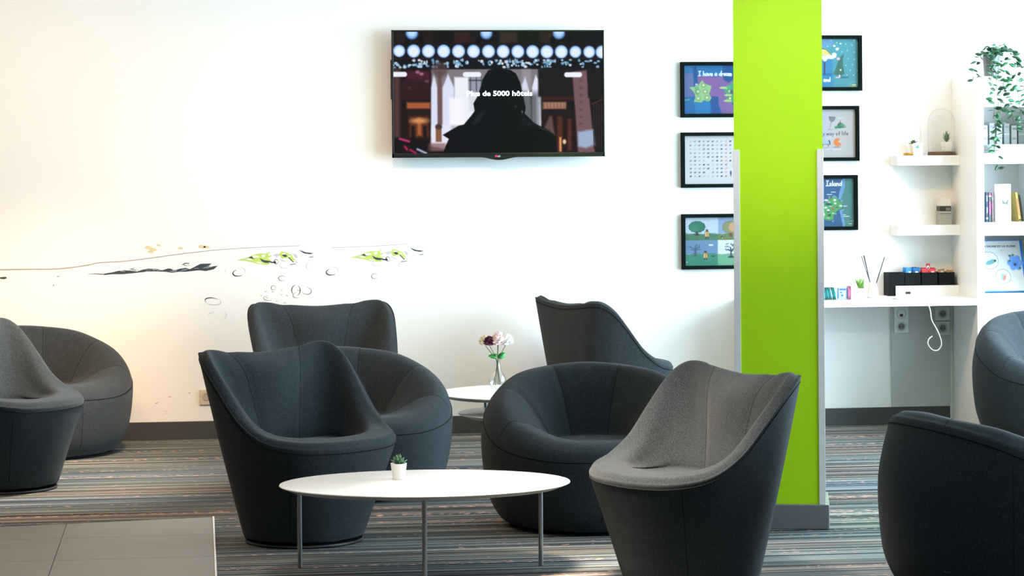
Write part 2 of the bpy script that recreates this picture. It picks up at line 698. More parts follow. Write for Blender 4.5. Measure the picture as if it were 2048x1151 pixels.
GLYPH = {
    'a': (.48, [[(.45, .48), (.2, .54), (.02, .28), (.12, .02), (.35, .1), (.45, .48), (.47, .0)]]),
    'd': (.46, [[(.42, .4), (.2, .5), (.02, .25), (.15, .0), (.38, .12)], [(.46, 1), (.43, 0)]]),
    'e': (.44, [[(.05, .28), (.43, .3), (.35, .52), (.12, .5), (.02, .2), (.2, 0), (.44, .08)]]),
    'f': (.36, [[(.42, .9), (.25, .98), (.18, .7), (.18, 0)], [(.02, .5), (.38, .52)]]),
    'h': (.42, [[(.05, 1), (.06, 0)], [(.06, .35), (.25, .52), (.38, .4), (.4, 0)]]),
    'i': (.14, [[(.1, .5), (.1, 0)], [(.1, .75), (.11, .79)]]),
    'I': (.54, [[(.05, .98), (.5, 1)], [(.28, .98), (.26, .02)], [(.03, .0), (.52, .03)]]),
    'l': (.14, [[(.1, 1), (.1, 0)]]),
    'm': (.56, [[(.03, .5), (.04, 0)], [(.04, .38), (.18, .52), (.27, .4), (.28, 0)], [(.28, .38), (.42, .52), (.52, .4), (.53, 0)]]),
    'n': (.42, [[(.05, .5), (.06, 0)], [(.06, .35), (.25, .52), (.38, .4), (.4, 0)]]),
    'o': (.46, [[(.22, .52), (.03, .3), (.18, .0), (.42, .2), (.36, .48), (.22, .52)]]),
    'r': (.34, [[(.05, .5), (.06, 0)], [(.06, .3), (.2, .5), (.35, .48)]]),
    's': (.38, [[(.38, .48), (.15, .52), (.08, .35), (.35, .2), (.3, .02), (.03, .05)]]),
    'v': (.40, [[(.02, .5), (.2, .02), (.4, .52)]]),
    'w': (.56, [[(.02, .5), (.14, .02), (.28, .4), (.42, .02), (.56, .52)]]),
    'y': (.44, [[(.03, .5), (.2, .15)], [(.44, .5), (.1, -.32)]]),
    'M': (.60, [[(.03, 0), (.08, 1), (.3, .4), (.52, 1), (.58, 0)]]),
}

# ------------------------------------------------------------------ the room
YW = 14.174
X_L, X_R, Y_B, Z_C = -6.0, 6.2, -3.0, 3.2
floor = struct(box('floor', X_L, X_R, Y_B, YW + 0.1, -0.12, 0.0, M['carpet']))
wall_back = struct(box('wall_back', X_L, X_R, YW, YW + 0.1, 0.0, Z_C, M['wall']))
struct(box('wall_left', X_L - 0.1, X_L, Y_B, YW + 0.1, 0, Z_C, M['plinth']))
struct(box('wall_front', X_L, X_R, Y_B - 0.1, Y_B, 0, Z_C, M['plinth']))
wr = bmesh.new()
add_box(wr, X_R, X_R + 0.1, Y_B, YW + 0.1, 0, Z_C)
struct(bm_obj('wall_right', wr, M['wall']))
struct(box('ceiling', X_L, X_R, Y_B, YW + 0.1, Z_C, Z_C + 0.1, M['ceil']))
struct(box('baseboard_back', X_L, 4.352, YW - 0.014, YW - 0.0005, 0.0, 0.100, M['base'], bev=0.003))

# tiled corner of the floor: tiles cut at the slanting carpet edge, bedded in grout
tf = struct(mesh_obj('floor_tiles', [(-3.0, 7.2, 0.002), (0.056, 7.2, 0.002), (0.056, 11.08, 0.002), (-3.0, 10.60, 0.002)],
                     [(0, 1, 2, 3)], M['grout']))


def edge_y(x):
    return 11.08 + (x - 0.056) * 0.157


xs = [-3.0, -2.425, -1.797, -1.170, -0.571, 0.056]
ys = [7.7, 8.275, 8.85, 9.425, 10.0, 10.575, 11.2]
J = 0.0007
for i in range(len(xs) - 1):
    for j in range(len(ys) - 1):
        a, b, c, d = xs[i] + J, xs[i + 1] - J, ys[j] + J, ys[j + 1] - J
        ta, tb = min(d, edge_y(a) - J), min(d, edge_y(b) - J)
        if ta <= c + 0.02 or tb <= c + 0.02:
            continue
        z = 0.0072
        vs = [(a, c, 0.002), (b, c, 0.002), (b, tb, 0.002), (a, ta, 0.002)]
        e = 0.0006
        vs += [(a + e, c + e, z), (b - e, c + e, z), (b - e, tb - e, z), (a + e, ta - e, z)]
        mesh_obj('tile', vs, [(4, 5, 6, 7), (0, 1, 5, 4), (1, 2, 6, 5), (2, 3, 7, 6), (3, 0, 4, 7)], M['tile'], tf)
struct(box('trim_1', 0.056, 0.064, 7.2, 11.085, 0.0005, 0.009, M['alu'], bev=0.001))
struct(mesh_obj('trim_2', [(-3.0, 10.60, 0.0005), (0.064, 11.083, 0.0005), (0.064, 11.089, 0.0005), (-3.0, 10.606, 0.0005),
                           (-3.0, 10.60, 0.008), (0.064, 11.083, 0.008), (0.064, 11.089, 0.008), (-3.0, 10.606, 0.008)],
                [(4, 5, 6, 7), (0, 1, 5, 4), (2, 3, 7, 6), (1, 2, 6, 5), (3, 0, 4, 7)], M['grout']))

# green pillar with aluminium corner guards and grey plinth
pil = struct(thing('pillar', 'lime green square pillar with metal corner guards and a grey plinth', None, (2.443, 10.37, 0), R(-13.5)))
W2 = 0.187
box('shaft', -W2, W2, 0, 2 * W2, 0, Z_C, M['green'], pil)
for sx in (-1, 1):
    bm = bmesh.new()
    xo = sx * (W2 + 0.003)
    xi = sx * (W2 - 0.024)
    add_box(bm, min(xo, xi), max(xo, xi), -0.0035, 0.0, 0.1, 1.605, 0.0008)
    add_box(bm, min(xo, sx * W2), max(xo, sx * W2), 0.0, 0.03, 0.1, 1.605, 0.0006)
    bm_obj('corner_guard', bm, M['alu'], pil)
bm = bmesh.new()
add_box(bm, -W2 - 0.018, W2 + 0.018, -0.018, 2 * W2 + 0.018, 0, 0.104, 0.004)
bm_obj('plinth', bm, M['plinth'], pil)


# ------------------------------------------------------------------ water-line mural printed on the wallpaper
def wall_uv(u, v):
    """mural drawing units to the wall: u along the wall, v downwards"""
    x = -1.094 + 0.00273 * u + 7.8e-8 * u * u
    s = 350.0 * (1 - (u - 1024) / 39600.0)
    return x, 1.61 - (v - 300 + 0.007 * (u - 1024)) / s


class Decal:
    def __init__(self):
        self.v, self.f = [], []

    def poly(self, pts):
        b = len(self.v)
        self.v += [(wall_uv(*p)[0], YW - 0.0008, wall_uv(*p)[1]) for p in pts]
        self.f.append(tuple(range(b, b + len(pts))))

    def ribbon(self, pts, w):
        P = [Vector((p[0], p[1], 0)) for p in pts]
        n = len(P)
        for i in range(n - 1):
            d = (P[i + 1] - P[i])
            d = Vector((-d.y, d.x, 0)).normalized() if d.length > 0 else Vector((0, 1, 0))
            w0 = w(i / (n - 1)) if callable(w) else w
            w1 = w((i + 1) / (n - 1)) if callable(w) else w
            a, b, c, e = P[i] + d * w0 / 2, P[i + 1] + d * w1 / 2, P[i + 1] - d * w1 / 2, P[i] - d * w0 / 2
            self.poly([(q.x, q.y) for q in (a, b, c, e)])

    def ring(self, cx, cy, rx, ry, w, a0=0, a1=360, rot=0.0, thin=0.35):
        n = 20
        pts = []
        for i in range(n + 1):
            a = R(a0 + (a1 - a0) * i / n)
            x, y = rx * math.cos(a), ry * math.sin(a)
            pts.append((cx + x * math.cos(rot) - y * math.sin(rot), cy + x * math.sin(rot) + y * math.cos(rot)))
        self.ribbon(pts, lambda t: .72 * w * (thin + (1 - thin) * math.sin(PI * t) ** 2))

    def make(self, name, color, lift=0.0):
        m = mat('mural_' + name, color, 0.75, noise=0.12, nscale=30)
        vs = [(x, y - lift, z) for x, y, z in self.v]
        return mesh_obj(name, vs, self.f, m, wall_back)


rnd = random.Random(7)
d = Decal()
wl = smooth_pts([(-4, 539, 0), (60, 538, 0), (120, 537, 0), (175, 530, 0), (200, 525, 0), (250, 522, 0), (300, 516, 0), (350, 509, 0), (400, 503, 0), (440, 499, 0), (520, 494, 0), (600, 491, 0)], 5)
d.ribbon([(p.x, p.y) for p in wl], lambda t: 2.4 * (0.25 + 0.75 * min(1, 1.2 - t)))
d.ribbon([(664, 495), (720, 493), (780, 490), (816, 487)], 0.8)
d.make('water_line', (0.42, 0.36, 0.34))
d = Decal()
d.poly([(0, 554), (12, 553), (14, 556), (8, 558), (0, 557)])
d.ribbon([(114, 553), (119, 552)], 1.2)
d.poly([(106, 570), (108, 568), (107.5, 573)])
d.ribbon([(176, 547.5), (190, 547), (205, 548)], lambda t: 0.5 + 1.4 * t)
sp = [(203, 548), (225, 544), (238, 541), (250, 540), (262, 541), (275, 542.5), (285, 539), (298, 536.5), (310, 537.5), (325, 540), (338, 536), (350, 540), (360, 537), (372, 535), (380, 538), (392, 532), (402, 527), (424, 526.5), (418, 531), (408, 536), (420, 533), (436, 531), (428, 538), (412, 541.5), (398, 540), (385, 541.5), (372, 543), (358, 543), (345, 545), (332, 543), (318, 542.5), (300, 542), (284, 544), (265, 546), (245, 548), (225, 548), (210, 549.5)]
d.poly(sp)
d.ribbon([(365, 529), (372, 526), (379, 526.5)], 1.5)
d.ring(374, 528, 6, 3, 1.5, 20, 250)
for (x, y) in ((500, 512), (725, 507)):      # darker pieces in the two leafy splashes
    s = 1.0 if x == 500 else 0.96
    q = lambda a, b: (x + a * s, y + b * s)
    d.poly([q(-3, 3), q(4, 0), q(12, 1), q(16, 3), q(7, 5)])
    d.poly([q(20, 4), q(29, 8), q(37, 9), q(46, 11), q(52, 10), q(53, 14), q(44, 13.5), q(30, 13), q(24, 10)])
    d.ring(*q(53, 11), 4, 4.5, 2.2)
    d.poly([q(64, -2), q(70, -4), q(76, 0), q(70, 2)])
    d.ribbon([q(78, 2), q(83, 8), q(88, 12)], 1.6)
    d.poly([q(99, -12), q(112, -8), q(128, -6), q(120, -4), q(108, -6)])
    d.ribbon([q(119, 2), q(127, 1)], 1.2)
    d.ribbon([q(80, 17), q(92, 15)], 1.1)
for cx, cy, rx, ry, w, a0, a1, rot in ((478, 545, 12, 6.5, 3.4, 60, 250, -0.15), (664, 543, 11.5, 6.5, 3.4, 60, 250, -0.15), (564, 556, 6.5, 5, 1.5, 30, 330, 0), (749, 552, 6.2, 5, 1.5, 30, 330, 0), (547, 575, 4.6, 4.4, 1.3, 0, 360, 0), (592, 580, 8.5, 10.5, 2.4, -60, 70, 0), (592, 580, 8.5, 10.5, 2.4, 130, 260, 0), (613, 581, 10, 7, 1.6, -90, 150, 0.2), (594, 590, 8, 5.5, 1.4, 60, 260, 0), (426, 602, 16, 6.5, 3.0, 150, 300, 0.15), (536, 596, 9, 4.5, 1.3, 30, 260, 0.1)):
    d.ring(cx, cy, rx, ry, w, a0, a1, rot)
for _ in range(10):
    x, y = rnd.uniform(520, 600), rnd.uniform(578, 606)
    d.ring(x, y, rnd.uniform(1.2, 3), rnd.uniform(1, 2.5), 0.8, 0, 240)
d.make('splash', (0.035, 0.05, 0.06))
d = Decal()
for cx, cy, rx, ry, w, a0, a1, rot in ((569, 529, 9.5, 7, 1.1, 20, 230, 0), (620, 532, 8, 6.5, 1.1, 90, 300, 0), (754, 526, 9, 6, 1.1, 20, 230, 0), (805, 528, 7, 6.5, 1.1, 90, 300, 0), (426, 602, 16, 7, 1.5, -60, 150, 0.15), (434, 630, 19, 11, 1.1, -50, 60, 0), (432, 632, 17, 8, 1.0, 190, 260, 0), (478, 543, 13, 8, 0.9, 250, 420, -0.15), (664, 541, 12, 8, 0.9, 250, 420, -0.15), (455, 541, 4, 5, 0.9, 90, 280, 0)):
    d.ring(cx, cy, rx, ry, w, a0, a1, rot)
for _ in range(26):
    x0 = rnd.choice((235, 262, 290, 310, 340, 362, 390, 412)) + rnd.uniform(-6, 6)
    y0 = 539 + rnd.uniform(-3, 4) - max(0, (x0 - 340)) * 0.05
    d.ribbon([(x0, y0), (x0 + rnd.uniform(5, 14), y0 - rnd.uniform(-1.5, 3))], rnd.uniform(0.5, 1.3))
d.make('pale_water_highlights', (0.40, 0.43, 0.45), 0.0004)
d = Decal()
for (x, y) in ((500, 512), (725, 507)):
    s = 1.0 if x == 500 else 0.96
    q = lambda a, b: (x + a * s, y + b * s)
    d.poly([q(-26, 8), q(-14, 5), q(-2, 1), q(8, -3), q(20, -6), q(30, -5), q(40, -9), q(44, 0), q(36, 4), q(42, 8), q(44, 14), q(36, 17), q(18, 16), q(4, 12), q(-12, 9)])
    d.poly([q(58, -4), q(64, -10), q(72, -8), q(84, -3), q(86, 2), q(92, 9), q(84, 8), q(74, 3), q(64, 5)])
d.make('leafy_splash', (0.50, 0.66, 0.14), -0.0003)
d = Decal()
for (x, y) in ((500, 512), (725, 507)):     # milky glints and grey shading inside the leafy splashes
    s = 1.0 if x == 500 else 0.96
    q = lambda a, b: (x + a * s, y + b * s)
    for pts in ([(4, 0), (12, -2), (20, 0), (16, 3), (8, 4)], [(24, -2), (32, -4), (30, 2), (24, 2)], [(-8, 6), (0, 5), (6, 8), (-2, 8)], [(36, -6), (43, -8), (43, -2), (38, 0)],
                [(12, 11), (22, 12), (28, 15), (18, 15)], [(64, -6), (70, -7), (72, -4), (66, -3)], [(76, -2), (83, -1), (82, 2), (77, 1)], [(38, 12), (43, 13), (40, 15)]):
        d.poly([q(*p) for p in pts])
d.make('milky_glint', (0.80, 0.83, 0.70), 0.0002)
d = Decal()
for (x, y) in ((500, 512), (725, 507)):
    s = 1.0 if x == 500 else 0.96
    q = lambda a, b: (x + a * s, y + b * s)
    for pts in ([(-14, 6), (-4, 3), (2, 4), (-6, 7)], [(46, -2), (56, -6), (60, -2), (54, 2)], [(86, -6), (94, -3), (96, 4), (90, 2)], [(58, 4), (66, 8), (76, 12), (64, 10)], [(98, -14), (110, -10), (104, -9)], [(90, 9), (98, 13), (92, 13)]):
        d.poly([q(*p) for p in pts])
d.make('grey_wash', (0.56, 0.57, 0.58), -0.0001)
d = Decal()
for x, y, w in ((298, 495, 8), (308, 499, 7), (302, 503, 6), (362, 496, 6), (405, 493, 8), (414, 494, 7), (318, 490, 5)):
    d.poly([(x - w, y), (x - w / 2, y - w * 0.5), (x + w * 0.4, y - w * 0.4), (x + w, y + 0.5), (x + w / 3, y + w * 0.45), (x - w / 2, y + w * 0.3)])
d.make('ochre_flecks', (0.72, 0.62, 0.36))
d = Decal()
for x, y, w in ((312, 805, 4), (330, 822, 2.6), (325, 828, 1.6), (338, 793, 4), (378, 785, 3.6), (332, 826, 2), (427, 660, 1.2)):
    d.poly([(x - w, y + w * 0.25), (x - w * .4, y + w * .02), (x + w * .1, y - w * 0.12), (x + w, y - w * 0.35), (x + w * .5, y - w * .02), (x + w * 0.2, y + w * 0.16), (x - w * .5, y + w * .3)])
d.make('brown_scuffs', (0.42, 0.27, 0.17))

ws = thing('wall_socket', 'small beige wall outlet low on the white wall, beside the tall tub chair', 'outlet', (0.044, YW, 0.236))
box('plate', -0.04, 0.04, -0.009, -0.0005, -0.045, 0.04, paint('beige_plate', (0.62, 0.52, 0.42)), ws, 0.003)
lathe('socket_well', [(0.021, -0.0008), (0.021, 0.002), (0.017, 0.002), (0.016, 0.0005)], paint('beige_plate_dark', (0.45, 0.37, 0.30)), ws, 20).rotation_euler = (R(90), 0, 0)
ws.children[-1].location = (0, -0.009, 0)


# ------------------------------------------------------------------ upholstered chairs: lofted shells
def periodic(keys, vals, phi):
    """smooth periodic interpolation of half-profile keys (0..180) mirrored about the chair's axis"""
    K = np.array(keys, float)
    V = np.array(vals, float)
    sgn = np.array([1, -1, 1.0])
    k2 = np.concatenate([-K[1:][::-1], K, 360 - K[:-1][::-1], 360 + K[1:]])
    v2 = np.concatenate([V[1:][::-1] * sgn, V, V[:-1][::-1] * sgn, V[1:]])
    p = np.mod(phi, 360.0)
    i = np.clip(np.searchsorted(k2, p, side='right') - 1, 1, len(k2) - 3)
    t = ((p - k2[i]) / (k2[i + 1] - k2[i]))[:, None]
    h = (k2[i + 1] - k2[i])[:, None]
    m0 = (v2[i + 1] - v2[i - 1]) / (k2[i + 1] - k2[i - 1])[:, None] * h
    m1 = (v2[i + 2] - v2[i]) / (k2[i + 2] - k2[i])[:, None] * h
    return (2 * t ** 3 - 3 * t ** 2 + 1) * v2[i] + (t ** 3 - 2 * t ** 2 + t) * m0 + (-2 * t ** 3 + 3 * t ** 2) * v2[i + 1] + (t ** 3 - t ** 2) * m1


def crom(P, k):
    """Catmull-Rom across the rings: P is (rings, n, 3)"""
    out = []
    n = len(P)
    for i in range(n - 1):
        p0, p1, p2, p3 = P[max(i - 1, 0)], P[i], P[i + 1], P[min(i + 2, n - 1)]
        for j in range(k):
            t = j / k
            out.append(0.5 * (2 * p1 + (p2 - p0) * t + (2 * p0 - 5 * p1 + 4 * p2 - p3) * t * t + (3 * p1 - p0 - 3 * p2 + p3) * t ** 3))
    out.append(P[-1])
    return np.array(out)


def grid_obj(name, G, m, parent, cap_first=False, cap_last=False):
    r, n = G.shape[:2]
    vs = G.reshape(-1, 3)
    fs = []
    for i in range(r - 1):
        for k in range(n):
            k2 = (k + 1) % n
            fs.append((i * n + k, i * n + k2, (i + 1) * n + k2, (i + 1) * n + k))
    if cap_first:
        fs.append(tuple(reversed(range(n))))
    if cap_last:
        fs.append(tuple((r - 1) * n + k for k in range(n)))
    return mesh_obj(name, vs, fs, m, parent, True)


def normals_of(G):
    dr = np.gradient(G, axis=0)
    dp = np.roll(G, -1, 1) - np.roll(G, 1, 1)
    n = np.cross(dp, dr)
    return n / (np.linalg.norm(n, axis=-1, keepdims=True) + 1e-9)


def groove(G, phis, seams, depth, width, rows):
    n = normals_of(G)
    f = np.zeros(len(phis))
    for s in seams:
        dd = (phis - s + 180) % 360 - 180
        f += np.exp(-(dd / width) ** 2)
    w = np.zeros(len(G))
    w[rows[0]:rows[1]] = 1
    w = np.convolve(np.pad(w, 3, mode='edge'), np.ones(7) / 7, mode='valid')
    return G - n * (depth * f[None, :] * w[:, None])[..., None]


NPHI = 144
PH = np.arange(NPHI) * 360.0 / NPHI


def seam_line(G, phi, r0, r1, lift=0.0015):
    k = int(round(phi / 360 * NPHI)) % NPHI
    n = normals_of(G)
    return [tuple(G[i, k] + n[i, k] * lift) for i in range(r0, r1)]


# --- tub chair: tapering bucket, low rounded seat lip, tall winged back
def make_tub_chair(label):
    t = thing('tub_chair', label, 'chair', (0, 0, 0))
    KEY = [0, 25, 50, 75, 95, 112, 126, 137, 150, 165, 180]
    S = [(.355, 0, .395), (.328, .158, .395), (.256, .283, .402), (.140, .355, .430), (.030, .382, .502), (-.068, .395, .612),
         (-.155, .397, .708), (-.218, .374, .755), (-.262, .320, .764), (-.275, .165, .748), (-.278, 0, .740)]
    # how far the rolled edge comes in and rises
    TI = [.045, .045, .045, .045, .045, .042, .040, .040, .042, .050, .052]
    TU = [.046, .046, .045, .040, .034, .030, .028, .027, .026, .024, .023]
    I2 = [.11, .11, .11, .105, .095, .085, .078, .075, .095, .120, .125]
    ID = [.052, .052, .052, .035, -.002, -.025, -.032, -.040, -.050, -.055, -.055]
    Cr = [(.20, 0, .425), (.18, .11, .425), (.12, .20, .418), (.04, .240, .405), (-.02, .245, .402), (-.06, .240, .402),
          (-.085, .220, .402), (-.102, .190, .402), (-.115, .14, .402), (-.122, .07, .402), (-.124, 0, .402)]
    cx = 0.0
    rings = []

    def ring(v):
        rings.append(periodic(KEY, v, PH))

    def circ_ring(r, z):
        ring([(r * math.cos(R(k)), r * math.sin(R(k)), z) for k in KEY])
    circ_ring(.244, .030)
    circ_ring(.254, .040)
    Bm = [(.254 * math.cos(R(k)), .254 * math.sin(R(k)), .040) for k in KEY]
    for q in (.33, .66):
        ring([tuple(b[i] * (1 - q) + s[i] * q + (.05 * q * (1 - q) * (s[0] < 0) * (s[i] - b[i] if i < 2 else 0)) * 2 for i in range(3)) for b, s in zip(Bm, S)])
    ring(S)
    nb = (len(rings) - 1)

    def inward(v, k, dist, up):
        x, y, z = v
        # toward the open middle of the seat
        tx, ty = 0.02 - x, -y * 0.9
        L = math.hypot(tx, ty) or 1
        return (x + tx / L * dist, y + ty / L * dist, z + up)
    ring([inward(s, k, ti * .04, tu * .55) for s, k, ti, tu in zip(S, KEY, TI, TU)])
    ring([inward(s, k, ti * .38, tu * .98) for s, k, ti, tu in zip(S, KEY, TI, TU)])
    ring([inward(s, k, ti, tu) for s, k, ti, tu in zip(S, KEY, TI, TU)])
    In = [inward(s, k, i2, dd) for s, k, i2, dd in zip(S, KEY, I2, ID)]
    ring(In)
    ring([(a[0] * .5 + c[0] * .5 + 0.0, a[1] * .5 + c[1] * .5, a[2] * .5 + c[2] * .5 - 0.010 * min(1, max(0, (k - 50) / 40))) for a, c, k in zip(In, Cr, KEY)])
    ring([tuple(a[i] * .12 + c[i] * .88 for i in range(3)) for a, c in zip(In, Cr)])
    ring(Cr)
    ring([(c[0] * .75 + .02, c[1] * .75, c[2] + .010 * min(1, max(0, (k - 60) / 65))) for c, k in zip(Cr, KEY)])
    ring([(c[0] * .3 + .03, c[1] * .3, .420) for c in Cr])
    ring([(c[0] * .02 + .03, c[1] * .02, .421) for c in Cr])
    G = crom(np.array(rings), 5)
    r_s = nb * 5
    G2 = groove(G, PH, (160, 200), 0.006, 3.0, (r_s + 10, r_s + 33))
    grid_obj('outer_shell', G2[:r_s + 1], M['felt'], t, cap_first=True)
    grid_obj('seat_upholstery', G2[r_s:], M['felt'], t, cap_last=True)
    nn = normals_of(G2)
    tube('rim_seam', [tuple(p) for p in G2[r_s] + nn[r_s] * 0.0002], 0.0024, M['seam'], t, 6, True)
    for ph in (160, 200):
        tube('back_seam', seam_line(G2, ph, r_s + 9, r_s + 35, -0.0006), 0.0016, M['seam'], t, 5)
    for ph in (55, 305):
        tube('side_seam', seam_line(G2, ph, 6, r_s, 0.0), 0.0014, M['seam'], t, 5)
    lathe('swivel_base', [(.205, 0.0), (.243, .0015), (.247, .006), (.243, .013), (.20, .017), (.20, .033)], M['black'], t, 48)
    return t


# --- rounded armchair: squat pumpkin-like body with a thick segmented back
def make_round_armchair(label):
    t = thing('round_armchair', label, 'chair', (0, 0, 0))
    KEY = [0, 30, 60, 80, 100, 125, 153, 180]

    def rz(rs, zs):
        out = []
        for k, r, z in zip(KEY, rs, zs):
            rr = r
            x = rr * math.cos(R(k))
            if x < 0:
                x *= 0.93
            out.append((x, rr * math.sin(R(k)), z))
        return out
    rings = []

    def ring(rs, zs):
        rings.append(periodic(KEY, rz(rs, zs), PH))
    c = [1] * 8
    ring([.345 * q for q in c], [.012 * q for q in c])
    ring([.395 * q for q in c], [.030 * q for q in c])
    ring([.435, .437, .44, .44, .44, .44, .44, .44], [.10 * q for q in c])
    ring([.452, .458, .464, .466, .468, .468, .466, .466], [.20 * q for q in c])
    ring([.456, .464, .474, .480, .481, .478, .474, .473], [.27, .272, .30, .34, .37, .40, .42, .425])
    ring([.452, .462, .473, .474, .464, .446, .430, .425], [.315, .318, .354, .418, .485, .565, .612, .624])        # outer seam
    ring([.430, .440, .454, .454, .440, .420, .406, .401], [.358, .364, .412, .476, .536, .602, .642, .651])
    ring([.375, .388, .405, .406, .395, .379, .369, .365], [.385, .396, .455, .520, .574, .626, .656, .664])        # crown
    ring([.315, .325, .335, .335, .328, .326, .322, .318], [.388, .398, .450, .508, .560, .610, .642, .650])
    ring([.250, .262, .268, .265, .262, .268, .268, .264], [.384, .388, .420, .452, .490, .538, .566, .574])
    ring([.185, .205, .218, .218, .218, .222, .222, .220], [.378, .380, .390, .400, .424, .456, .474, .478])
    ring([.140, .165, .180, .185, .190, .194, .194, .192], [.374, .374, .374, .376, .382, .394, .402, .404])
    ring([.110, .135, .155, .165, .172, .176, .176, .174], [.371, .370, .368, .366, .364, .364, .364, .364])
    ring([.08, .10, .12, .13, .135, .138, .138, .136], [.369, .368, .367, .366, .366, .366, .366, .366])
    ring([.03] * 8, [.369] * 8)
    ring([.003] * 8, [.369] * 8)
    G = crom(np.array(rings), 4)
    r_s = 5 * 4
    SEAMS = (62, 103, 154, 206, 257, 298)
    G2 = groove(G, PH, SEAMS, 0.007, 3.2, (r_s + 11, r_s + 30))
    G2 = groove(G2, PH, (128, 180, 232, 82, 278), -0.004, 14, (r_s + 6, r_s + 26))
    grid_obj('outer_shell', G2[:r_s + 1], M['felt'], t, cap_first=True)
    grid_obj('seat_upholstery', G2[r_s:], M['felt'], t, cap_last=True)
    nn = normals_of(G2)
    tube('rim_seam', [tuple(p) for p in G2[r_s] + nn[r_s] * 0.0002], 0.0024, M['seam'], t, 6, True)
    for ph in SEAMS:
        tube('back_seam', seam_line(G2, ph, r_s + 3, r_s + 31, -0.0006), 0.0016, M['seam'], t, 5)
    for ph in (0, 120, 240):
        tube('side_seam', seam_line(G2, ph, 6, r_s, 0.0), 0.0012, M['seam'], t, 5)
    # crease between seat cushion and arms
    lathe('glide_ring', [(.30, 0.0), (.335, .001), (.338, .012), (.30, .014)], M['black'], t, 40)
    return t


TUB = 'felt tub chairs with winged backs'
PUM = 'rounded felt armchairs with segmented backs'
tub = make_tub_chair('charcoal felt tub chair just behind the left half of the large oval table')
tub.location = (0.43, 10.40, 0)
tub.rotation_euler = (0, 0, R(-49.5))
tub['group'] = TUB
dup(tub, (-0.925, 12.25, 0), R(-28), 'charcoal felt tub chair cut off by the left edge of the photo')
dup(tub, (1.80, 9.083, 0), R(202), 'charcoal felt tub chair in front of the green pillar, its lit grey seat facing left')
dup(tub, (0.679, 13.424, 0), R(-83), 'charcoal felt tub chair under the water mural, only its winged back showing')
dup(tub, (2.232, 13.652, 0), R(20), 'charcoal felt tub chair right of the flower vase, seen from behind')
pum = make_round_armchair('dark rounded armchair half hidden behind the tub chair at the large oval table')
pum.location = (0.712, 11.80, 0)
pum.rotation_euler = (0, 0, R(-75))
pum['group'] = PUM
dup(pum, (1.685, 10.66, 0), R(-94), 'dark rounded armchair facing out between the large low table and the pillar')
dup(pum, (-0.83, 13.66, 0), R(-60), 'grey-brown rounded armchair against the wall at far left, behind another chair')
dup(pum, (4.66, 13.14, 0), R(-88), 'blue-grey rounded armchair in front of the white bookcase, cut by the right edge').scale = (1, 1, 1.05)
near = dup(pum, (2.88, 8.73, 0), R(14), 'black-looking rounded armchair nearest on the right, its plain back turned this way')
bm = bmesh.new()
for a_ in ((-.012, .012, .012, .0145), (-.012, -.0095, -.010, .012), (-.012, .012, -.0125, -.010), (-.003, .004, -.003, .003), (-.014, .014, -.050, -.046), (-.002, .003, -.075, -.050)):
    add_box(bm, a_[0], a_[1], -.0022, .003, a_[2], a_[3])
bm_obj('sewn_tag', bm, paint('faded_thread', (.09, .10, .10), .8), near, False, (-.875 * .452 * .93, -.485 * .452, .146), (0, 0, R(-151 + 90)))


# ------------------------------------------------------------------ tables
def oval_prof(name, a, b, rows, m, parent, seg=96):
    """rows: (inset, z) of a flat oval plate, bottom to top"""
    vs, fs = [], []
    for ins, z in rows:
        for k in range(seg):
            c = 2 * PI * k / seg
            vs.append(((a - ins) * math.cos(c), (b - ins) * math.sin(c), z))
    n = len(rows)
    for i in range(n - 1):
        for k in range(seg):
            k2 = (k + 1) % seg
            fs.append((i * seg + k, i * seg + k2, (i + 1) * seg + k2, (i + 1) * seg + k))
    fs.append(tuple(reversed(range(seg))))
    fs.append(tuple((n - 1) * seg + k for k in range(seg)))
    o = mesh_obj(name, vs, fs, m, parent, True)
    edge_split(o, 30)
    return o


def low_table(label, loc, a, b, h, legs, rz=0.0):
    t = thing('coffee_table', label, 'table', loc, rz)
    oval_prof('tabletop', a, b, [(.006, h - .007), (.0, h - .0035), (.0015, h - .0008), (.004, h)], M['table'], t)
    oval_prof('bevelled_underside', a, b, [(.05, h - .022), (.042, h - .022), (.006, h - .0072)], M['rim'], t)
    for x, y in legs:
        lg = lathe('leg', [(.0088, 0.0), (.009, .002), (.009, h - .022)], M['steel'], t, 16, (x, y, 0))
        bm = bmesh.new()
        add_box(bm, -.03, .03, -.02, .02, h - .026, h - .0221, 0.001)
        bm_obj('mounting_plate', bm, M['steel'], lg)
    return t


low_table('large oval white low table with three thin steel legs in the foreground', (0.855, 9.515, 0), 0.556, 0.383, 0.345,
          [(-.479, .178), (.453, .115), (-.016, -.275)], R(-2.5))
low_table('round white low table by the wall carrying the flower vase', (1.62, 12.17, 0), 0.465, 0.405, 0.425,
          [(-.192, .29), (.26, .15), (.05, -.30)])
low_table('smaller white low table tucked under the flower table, only its left edge showing', (1.55, 12.08, 0), 0.30, 0.30, 0.335,
          [(.17, .08), (.03, -.20), (.05, .20)])


